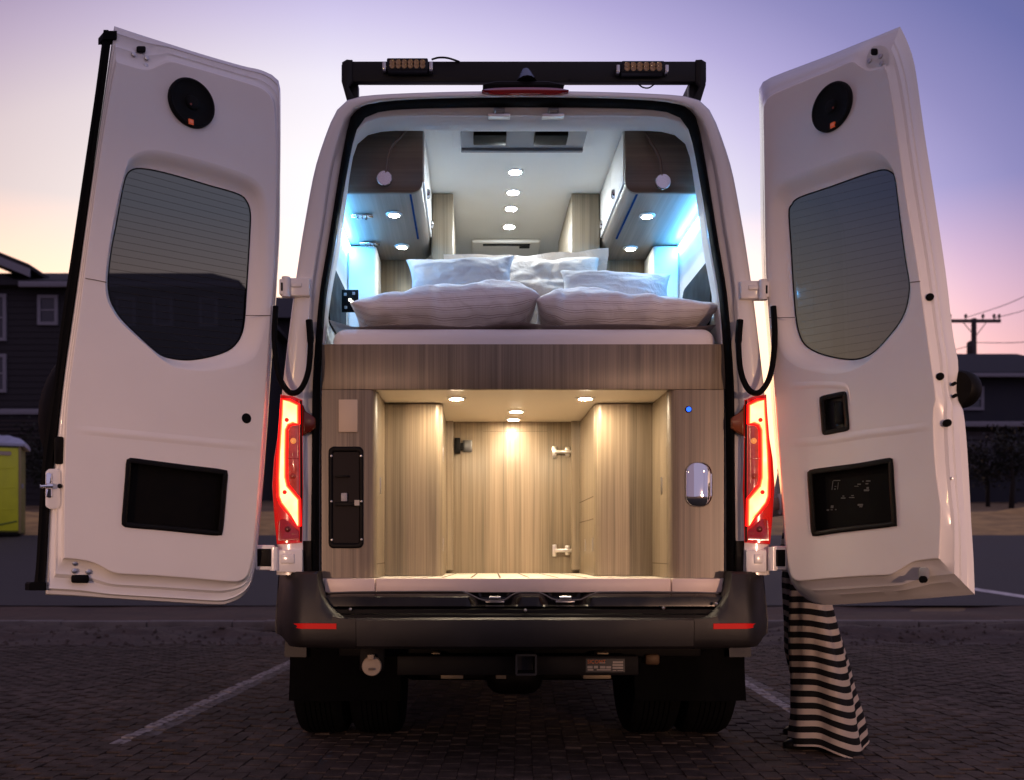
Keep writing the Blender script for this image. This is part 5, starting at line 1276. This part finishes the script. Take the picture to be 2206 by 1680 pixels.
# main roof (ridge parallel to X) and a front gable on the left
zr = ZW(566, YH + 3)
bm = bmesh.new(); e0 = YH - .5
pr = [Vector((0, e0, zeave - .05)), Vector((0, e0, zeave + .12)), Vector((0, YH + 4.5, zr)), Vector((0, YH + 10.5, zeave + .12)), Vector((0, YH + 10.5, zeave - .05))]
bm_loft(bm, [[Vector((xl - .4, p.y, p.z)) for p in pr], [Vector((xr - (2.0 if i == 2 else -.4), p.y, p.z)) for i, p in enumerate(pr)]], True, (True, True)); rf1 = from_bm('roof', bm, ROOFM, h1)
box('gutter', XW(55, YH), xr + .4, e0 - .12, e0 - .005, zeave - .16, zeave + .06, WTRIM, rf1, .02)
gx = XW(-120, YH); gw = (XW(72, YH) - gx); zg = ZW(540, YH)
bm = bmesh.new(); tri = [Vector((gx - gw, YH - .06, zeave)), Vector((gx + gw, YH - .06, zeave)), Vector((gx, YH - .06, zg))]
bm_loft(bm, [tri, [p + Vector((0, 4, 0)) for p in tri]], True, (True, True)); from_bm('gable_wall', bm, SIDING, h1)
for s in (-1, 1):
    d = Vector((s * gw, 0, zeave - zg)); a0 = Vector((gx, YH - .6, zg + .28)); a1 = a0 + d * 1.03
    up = Vector((0, 0, .32)); bm = bmesh.new(); bm_loft(bm, [[a0, a0 + Vector((0, .1, 0)), a0 + up + Vector((0, .1, 0)), a0 + up], [a1, a1 + Vector((0, .1, 0)), a1 + up + Vector((0, .1, 0)), a1 + up]], True, (True, True)); from_bm('barge_board', bm, WTRIM, h1)
    bm = bmesh.new(); u2 = Vector((0, 0, .34)); bm_loft(bm, [[a0 + u2, a0 + u2 + Vector((0, 5, 0)), a0 + u2 + Vector((0, 5, .15)), a0 + u2 + Vector((0, 0, .15))], [a1 + u2, a1 + u2 + Vector((0, 5, 0)), a1 + u2 + Vector((0, 5, .15)), a1 + u2 + Vector((0, 0, .15))]], True, (True, True)); from_bm('gable_roof', bm, ROOFM, h1)
for r in ((82, 126, 636, 701), (-24, 15, 634, 735), (-24, 15, 763, 846), (250, 294, 640, 704), (330, 374, 640, 704), (430, 470, 640, 704), (250, 294, 764, 846), (400, 444, 764, 846)): hwin(h1, *r, YH - .02)
a, b = P(-420, 881, YH - .1), P(500, 893, YH - .1); box('belt_board', a.x, b.x, YH - .16, YH - .031, b.z, a.z, WTRIM, h1, .01)
for k in range(9):
    a, b = P(-40, 905 + k * 9, YH - .4), P(92, 909 + k * 9, YH - .4); box('deck_slat', a.x, b.x, YH - .5, YH - .4, b.z, a.z, mat('deck_wood', (.028, .022, .024), .85) if k == 0 else MATS['deck_wood'], h1, 0)
# second house seen in the gap beyond (centre-left)
h2 = empty('house', (XW(600, 44), 44, gz(44))); tag(h2, 'low dark house just beside the left side of the van', 'house')
a, b = P(540, 690, 44), P(900, 1100, 44); box('wall', a.x, b.x, 44, 52, gz(44) - .3, a.z, SIDING, h2, 0)
bm = bmesh.new(); zr2 = ZW(640, 48); q = [Vector((0, 43.4, a.z)), Vector((0, 48, zr2)), Vector((0, 52.6, a.z))]
bm_loft(bm, [[Vector((a.x - .4, p.y, p.z)) for p in q], [Vector((b.x + .4, p.y, p.z)) for p in q]], True, (True, True)); from_bm('roof', bm, ROOFM, h2)
hwin(h2, 575, 600, 760, 820, 43.98)
# right house
YR2 = 38.0; zb2 = gz(YR2) - .3
h3 = empty('house', (XW(2200, YR2), YR2, zb2)); tag(h3, 'dark house with white gutters under the utility pole', 'house')
xl3, xr3 = XW(2020, YR2), XW(2330, YR2); ze3 = ZW(816, YR2)
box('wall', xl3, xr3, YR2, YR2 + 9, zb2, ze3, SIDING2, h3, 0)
bm = bmesh.new(); q = [Vector((0, YR2 - .6, ze3)), Vector((0, YR2 - .6, ze3 + .18)), Vector((0, YR2 + 4.5, ZW(762, YR2 + 4.5))), Vector((0, YR2 + 9.6, ze3 + .18)), Vector((0, YR2 + 9.6, ze3))]
xrr = XW(2190, YR2 + 4.5)
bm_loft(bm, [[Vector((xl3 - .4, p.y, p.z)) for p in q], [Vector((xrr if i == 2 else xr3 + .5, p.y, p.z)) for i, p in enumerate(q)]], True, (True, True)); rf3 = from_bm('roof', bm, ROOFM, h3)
box('gutter', xl3 - .4, xr3 + .5, YR2 - .75, YR2 - .605, ze3 - .05, ze3 + .12, WTRIM, rf3, .02)
hwin(h3, 2062, 2118, 833, 884, YR2 - .02)
a, b = P(2020, 909, YR2 - 1.5), P(2330, 919, YR2 - 1.5); porch = box('porch_roof', a.x, b.x, YR2 - 1.6, YR2 - .001, b.z, a.z + .05, ROOFM, h3, .01)
box('gutter', a.x, b.x, YR2 - 1.72, YR2 - 1.605, b.z - .02, a.z, WTRIM, porch, .01)
a, b = P(2060, 928, YR2 - .03), P(2141, 1010, YR2 - .03)
gd = empty('garage_door', (a.x, YR2, b.z), h3)
for k in range(4):
    z0 = b.z + (a.z - b.z) * k / 4; box('door_panel', a.x, b.x, YR2 - .07, YR2 - .002, z0 + .02, z0 + (a.z - b.z) / 4 - .02, GARAGED, gd, .01)
for u in (2070, 2185): q = P(u, 1000, YR2 - 1.5); box('porch_post', q.x - .09, q.x + .09, YR2 - 1.6, YR2 - 1.42, zb2, P(0, 920, YR2 - 1.5).z, SIDING2, h3, .01)
# trees: branching with leaf clumps
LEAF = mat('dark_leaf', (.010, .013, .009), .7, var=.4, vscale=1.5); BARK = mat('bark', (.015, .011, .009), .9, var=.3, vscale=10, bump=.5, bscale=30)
def tree(base, h, crown_r, label, seed, nleaf=1500, cr_h=.55):
    rnd = random.Random(seed); b = Vector(base); t = empty('tree', b); tag(t, label, 'tree', 'dark trees by the houses')
    bm = bmesh.new(); top = b + Vector((rnd.uniform(-.3, .3), rnd.uniform(-.3, .3), h * .75))
    bm_tube(bm, [b - Vector((0, 0, .2)), b.lerp(top, .4) + Vector((.08, 0, 0)), top], [h * .035, h * .026, h * .01], 8); tips = [top]
    for k in range(9):
        f = rnd.uniform(.35, .95); p = b.lerp(top, f); a_ = rnd.uniform(0, 2 * pi); e = p + Vector((cos(a_) * crown_r * rnd.uniform(.5, .9), sin(a_) * crown_r * rnd.uniform(.5, .9), h * rnd.uniform(.05, .28)))
        bm_tube(bm, [p, p.lerp(e, .5) + Vector((0, 0, .1)), e], [h * .014, h * .009, h * .003], 6); tips += [e, p.lerp(e, .6)]
    from_bm('trunk', bm, BARK, t, True)
    vs, fs = [], []
    for k in range(nleaf):
        c = rnd.choice(tips) + Vector((rnd.gauss(0, crown_r * .26), rnd.gauss(0, crown_r * .26), rnd.gauss(0, h * .085)))
        s = h * rnd.uniform(.018, .034); d1 = Vector((rnd.gauss(0, 1), rnd.gauss(0, 1), rnd.gauss(0, .6))).normalized(); d2 = d1.cross(Vector((rnd.gauss(0, 1), rnd.gauss(0, 1), rnd.gauss(0, 1)))).normalized()
        i = len(vs); vs += [c - d1 * s, c + d2 * s * .5, c + d1 * s, c - d2 * s * .5]; fs.append((i, i + 1, i + 2, i + 3))
    me = bpy.data.meshes.new('crown'); me.from_pydata(vs, [], fs); me.materials.append(LEAF); link(bpy.data.objects.new('crown', me), t)
for u, Y, h, r, sd, lb in ((2128, 33, 2.6, 1.1, 3, 'small dark tree in front of the pale garage door'), (2178, 31.5, 3.0, 1.3, 5, 'dark bushy tree at the right edge before the house porch'), (100, 31, 2.9, 1.2, 8, 'dark shrub-like tree beside the yellow toilet and house deck')):
    x = XW(u, Y); tree((x, Y, gz(Y)), h, r, lb, sd)
# utility pole and wires
YPp = 56.0
up = empty('utility_pole', (XW(2098, YPp), YPp, gz(YPp))); tag(up, 'wooden utility pole with crossarm and insulators above the house roof', 'utility pole')
POLE = mat('pole_wood', (.05, .04, .045), .9, var=.2, vscale=4)
xp = XW(2098, YPp); ztp = ZW(686, YPp)
bm = bmesh.new(); bm_tube(bm, [(xp, YPp, gz(YPp) - .5), (xp, YPp, ztp)], [.20, .15], 12); from_bm('pole', bm, POLE, up, True, angle=40)
za = ZW(692, YPp); box('crossarm', XW(2042, YPp), XW(2154, YPp), YPp - .14, YPp - .02, za - .10, za + .10, POLE, up, .01)
for s in (-1, 1): tube('arm_brace', [(xp, YPp - .16, za - 1.0), (xp + s * .75, YPp - .10, za - .05)], .025, POLE, up, 6)
ins = [2045, 2079, 2116, 2140, 2151]
for u in ins:
    x = XW(u, YPp); lathe('insulator', (x, YPp - .08, za + .10), (0, 0, 1), [(.03, 0), (.03, .10), (.10, .12), (.07, .20), (.10, .24), (.05, .33), (.001, .34)], POLE, up, 12)
zt2 = ZW(735, YPp); lathe('transformer', (XW(2089, YPp), YPp - .15, zt2 - .9), (0, 0, 1), [(.20, 0), (.24, .05), (.24, .75), (.20, .82), (.05, .9)], POLE, up, 16)
WIRE = mat('wire', (.03, .03, .035), .7)
for u0, v0, u1, v1, lb in ((2079, 685, 2300, 590, 'upper power line rising from the crossarm towards the frame edge'), (2140, 686, 2300, 622, 'second power line from the outer insulators of the crossarm'), (2098, 738, 2330, 716, 'thick cable strung below the crossarm of the pole'), (2098, 742, 1980, 752, 'cable running from the pole behind the open door')):
    a, b = P(u0, v0, YPp - .1), P(u1, v1, 50.0); mid = a.lerp(b, .5) - Vector((0, 0, .25))
    tag(tube('power_line', smooth_path([a, mid, b], 8), .022, WIRE, None, 5), lb, 'power line')
# portable toilet
YQ = 18.2; zq = gz(YQ) + .01
pt = empty('portable_toilet', (XW(43, YQ), YQ, zq)); tag(pt, 'yellow-green portable toilet with white roof at the frame edge', 'portable toilet')
LIME = mat('lime_plastic', (.62, .66, .02), .5, var=.08, vscale=3); LIME_SHADED = mat('lime_plastic_shaded', (.16, .17, .04), .55, var=.1); PTW = mat('toilet_roof', (.36, .38, .50), .5, var=.1)
x1 = XW(43, YQ); x0 = x1 - 1.10; zt_ = ZW(961, YQ); zb_ = ZW(1153, YQ); 
box('cabin', x0, x1, YQ, YQ + 1.12, zb_ + .06, zt_, LIME_SHADED, pt, .03)  # shade on the cabin side is put into this darker lime
box('front_panel', x0 + .04, x1 - .03, YQ - .025, YQ - .001, zb_ + .10, zt_ - .05, LIME, pt, .01)
for zf in (.28, .52, .74):
    zz = zb_ + (zt_ - zb_) * zf; tube('panel_rib', smooth_path([(x0 + .08, YQ - .022, zz - .05), (x0 + .6, YQ - .022, zz), (x1 - .12, YQ - .022, zz + .03)], 6), .012, LIME, pt, 6)
tube('green_band', [(x0 + .08, YQ - .024, zb_ + .2), (x0 + .7, YQ - .024, zb_ + .24), (x1 - .06, YQ - .024, zb_ + .32)], .02, mat('green_band', (.06, .12, .015), .5), pt, 6)
for xx in (x1 - .30, x1 - .72): box('sign_plate', xx - .14, xx + .12, YQ - .036, YQ - .024, zt_ - .22, zt_ - .13, mat('sign_cream', (.46, .38, .30), .6), pt, .02)
box('corner_post', x1 - .03, x1 + .015, YQ - .03, YQ + .05, zb_ + .05, zt_, mat('post_cream', (.28, .22, .10), .6), pt, .01)
box('skid', x0, x1, YQ + .02, YQ + 1.1, zb_ - .02, zb_ + .06, BLK, pt, .01)
box('door_hinge', x1 + .002, x1 + .03, YQ + .3, YQ + .36, zb_ + 1.1, zb_ + 1.2, PTW, pt, .005)
rr = []
for k in range(23):
    t = k / 22; xx = x0 - .06 + 1.24 * t + .02
    hgt = .10 + .16 * (1 - abs(2 * t - 1) ** 3) + .022 * abs(sin(t * pi * 5))
    rr.append([Vector((xx, YQ - .06, zt_ - .005)), Vector((xx, YQ - .06, zt_ + .05)), Vector((xx, YQ + .3, zt_ + hgt)), Vector((xx, YQ + .85, zt_ + hgt)), Vector((xx, YQ + 1.2, zt_ + .05)), Vector((xx, YQ + 1.2, zt_ - .005))])
loft('toilet_roof', rr, PTW, pt, True, (True, True), True, 50)
pt.rotation_euler = (0, 0, radians(19))
# concrete wheel stop beside the van
a = P(574, 1350, 7.1); bm = bmesh.new(); bm_box(bm, a.x, a.x + 1.8, 6.9, 7.05, 0, .13, .03, 2); tag(from_bm('wheel_stop', bm, KERBM, None, True, angle=40), 'concrete wheel stop on the dirt in front of the van', 'wheel stop')
# stones and clods scattered on the dirt
rs = random.Random(3); vs, fs = [], []
for k in range(900):
    x = rs.uniform(-6, 6); y = 5.3 + abs(rs.gauss(.3, .7)); 
    if y > 7.2: continue
    s = rs.uniform(.008, .035); i = len(vs); c = Vector((x, y, dirt_h(x, y)))
    vs += [c + Vector((rs.uniform(.7, 1) * s * cos(q), rs.uniform(.7, 1) * s * sin(q), 0)) for q in (0, 1.5, 3.1, 4.7)] + [c + Vector((0, 0, s * .7))]
    fs += [(i, i + 1, i + 4), (i + 1, i + 2, i + 4), (i + 2, i + 3, i + 4), (i + 3, i, i + 4)]
me = bpy.data.meshes.new('gravel'); me.from_pydata(vs, [], fs); me.materials.append(DIRTM); tag(link(bpy.data.objects.new('gravel', me)), 'loose stones and clods scattered on the dirt strip', 'gravel', kind='stuff')
# fallen leaves / debris in the lot
vs, fs = [], []
for k in range(260):
    x = rs.uniform(-4.5, 4.5); y = rs.uniform(-.2, 5.3); s = rs.uniform(.008, .02); a_ = rs.uniform(0, 6.3); i = len(vs)
    vs += [Vector((x + s * cos(a_ + q) * (1 if j % 2 else .5), y + s * sin(a_ + q) * (1 if j % 2 else .5), .003 + rs.uniform(0, .008))) for j, q in enumerate((0, 1.57, 3.14, 4.71))]; fs.append((i, i + 1, i + 2, i + 3))
me = bpy.data.meshes.new('leaf_litter'); me.from_pydata(vs, [], fs); me.materials.append(mat('dry_leaf', (.06, .04, .02), .9, var=.3)); tag(link(bpy.data.objects.new('leaf_litter', me)), 'dry leaf fragments strewn over the paving', 'litter', kind='stuff')

# street lamps of the car park, behind the photographer (they glint in the chrome and on the door edges)
def street_lamp(x, y, h, power, label):
    sl = empty('street_lamp', (x, y, 0)); tag(sl, label, 'street lamp', 'street lamps of the car park')
    bm = bmesh.new(); bm_tube(bm, [(x, y, -.05), (x, y, h - .4), (x, y, h)], [.09, .06, .05], 12); from_bm('post', bm, BUMP, sl, True, angle=40)
    lathe('lamp_head', (x, y, h + .30), (0, 0, -1), [(.03, -.05), (.20, .0), (.26, .10), (.22, .14), (.10, .15)], BUMP, sl, 20)
    lathe('lamp_globe', (x, y, h + .16), (0, 0, -1), [(.20, 0), (.20, .06), (.15, .12), (.06, .15), (.01, .155)], emat('sodium_globe', (1, .60, .22), 60), sl, 20)
    li = bpy.data.lights.new('street_lamp_light', 'POINT'); li.energy = power; li.color = (1, .68, .42); li.shadow_soft_size = .2
    lo = bpy.data.objects.new('street_lamp_light', li); lo.location = (x, y, h - .25); link(lo, sl)
street_lamp(-4.2, -9.5, 3.6, 110, 'warm street lamp behind the photographer on the left')
street_lamp(5.6, -11.0, 3.9, 110, 'warm street lamp behind the photographer on the right')

# added low fill lights on posts, unseen behind the camera, to warm the doors
def fill_light(x, y, z, tx, ty, tz, power, label):
    fl = empty('fill_light', (x, y, 0)); tag(fl, label, 'fill_light', 'added low fill lights behind the photographer')
    d = (Vector((tx, ty, tz)) - Vector((x, y, z))).normalized()
    bm = bmesh.new(); bm_tube(bm, [(x, y, -.05), (x, y, z - .1)], [.04, .035], 10); from_bm('post', bm, BUMP, fl, True, angle=40)
    lathe('lamp_housing', Vector((x, y, z)) - d * .16, d, [(.05, 0), (.09, .03), (.11, .12), (.115, .16), (.105, .16), (.09, .10)], BUMP, fl, 24)
    lathe('lamp_glass', Vector((x, y, z)) - d * .05, d, [(.095, 0), (.095, .008), (.001, .012)], emat('fill_glass', (1, .55, .28), 30), fl, 24)
    li = bpy.data.lights.new('fill_light_beam', 'SPOT'); li.energy = power; li.color = (1, .57, .37); li.spot_size = radians(21); li.spot_blend = 1.0; li.shadow_soft_size = .09
    lo = bpy.data.objects.new('fill_light_beam', li); lo.location = Vector((x, y, z)) + d * .01; lo.rotation_euler = (-d).to_track_quat('Z', 'Y').to_euler(); link(lo, fl)
fill_light(-3.4, -8.6, 1.0, -1.62, 0, .98, 1080, 'low warm fill light added on a post behind the photographer, left')
fill_light(3.6, -9.2, 1.0, 1.62, 0, .98, 1550, 'low warm fill light added on a post behind the photographer, right')
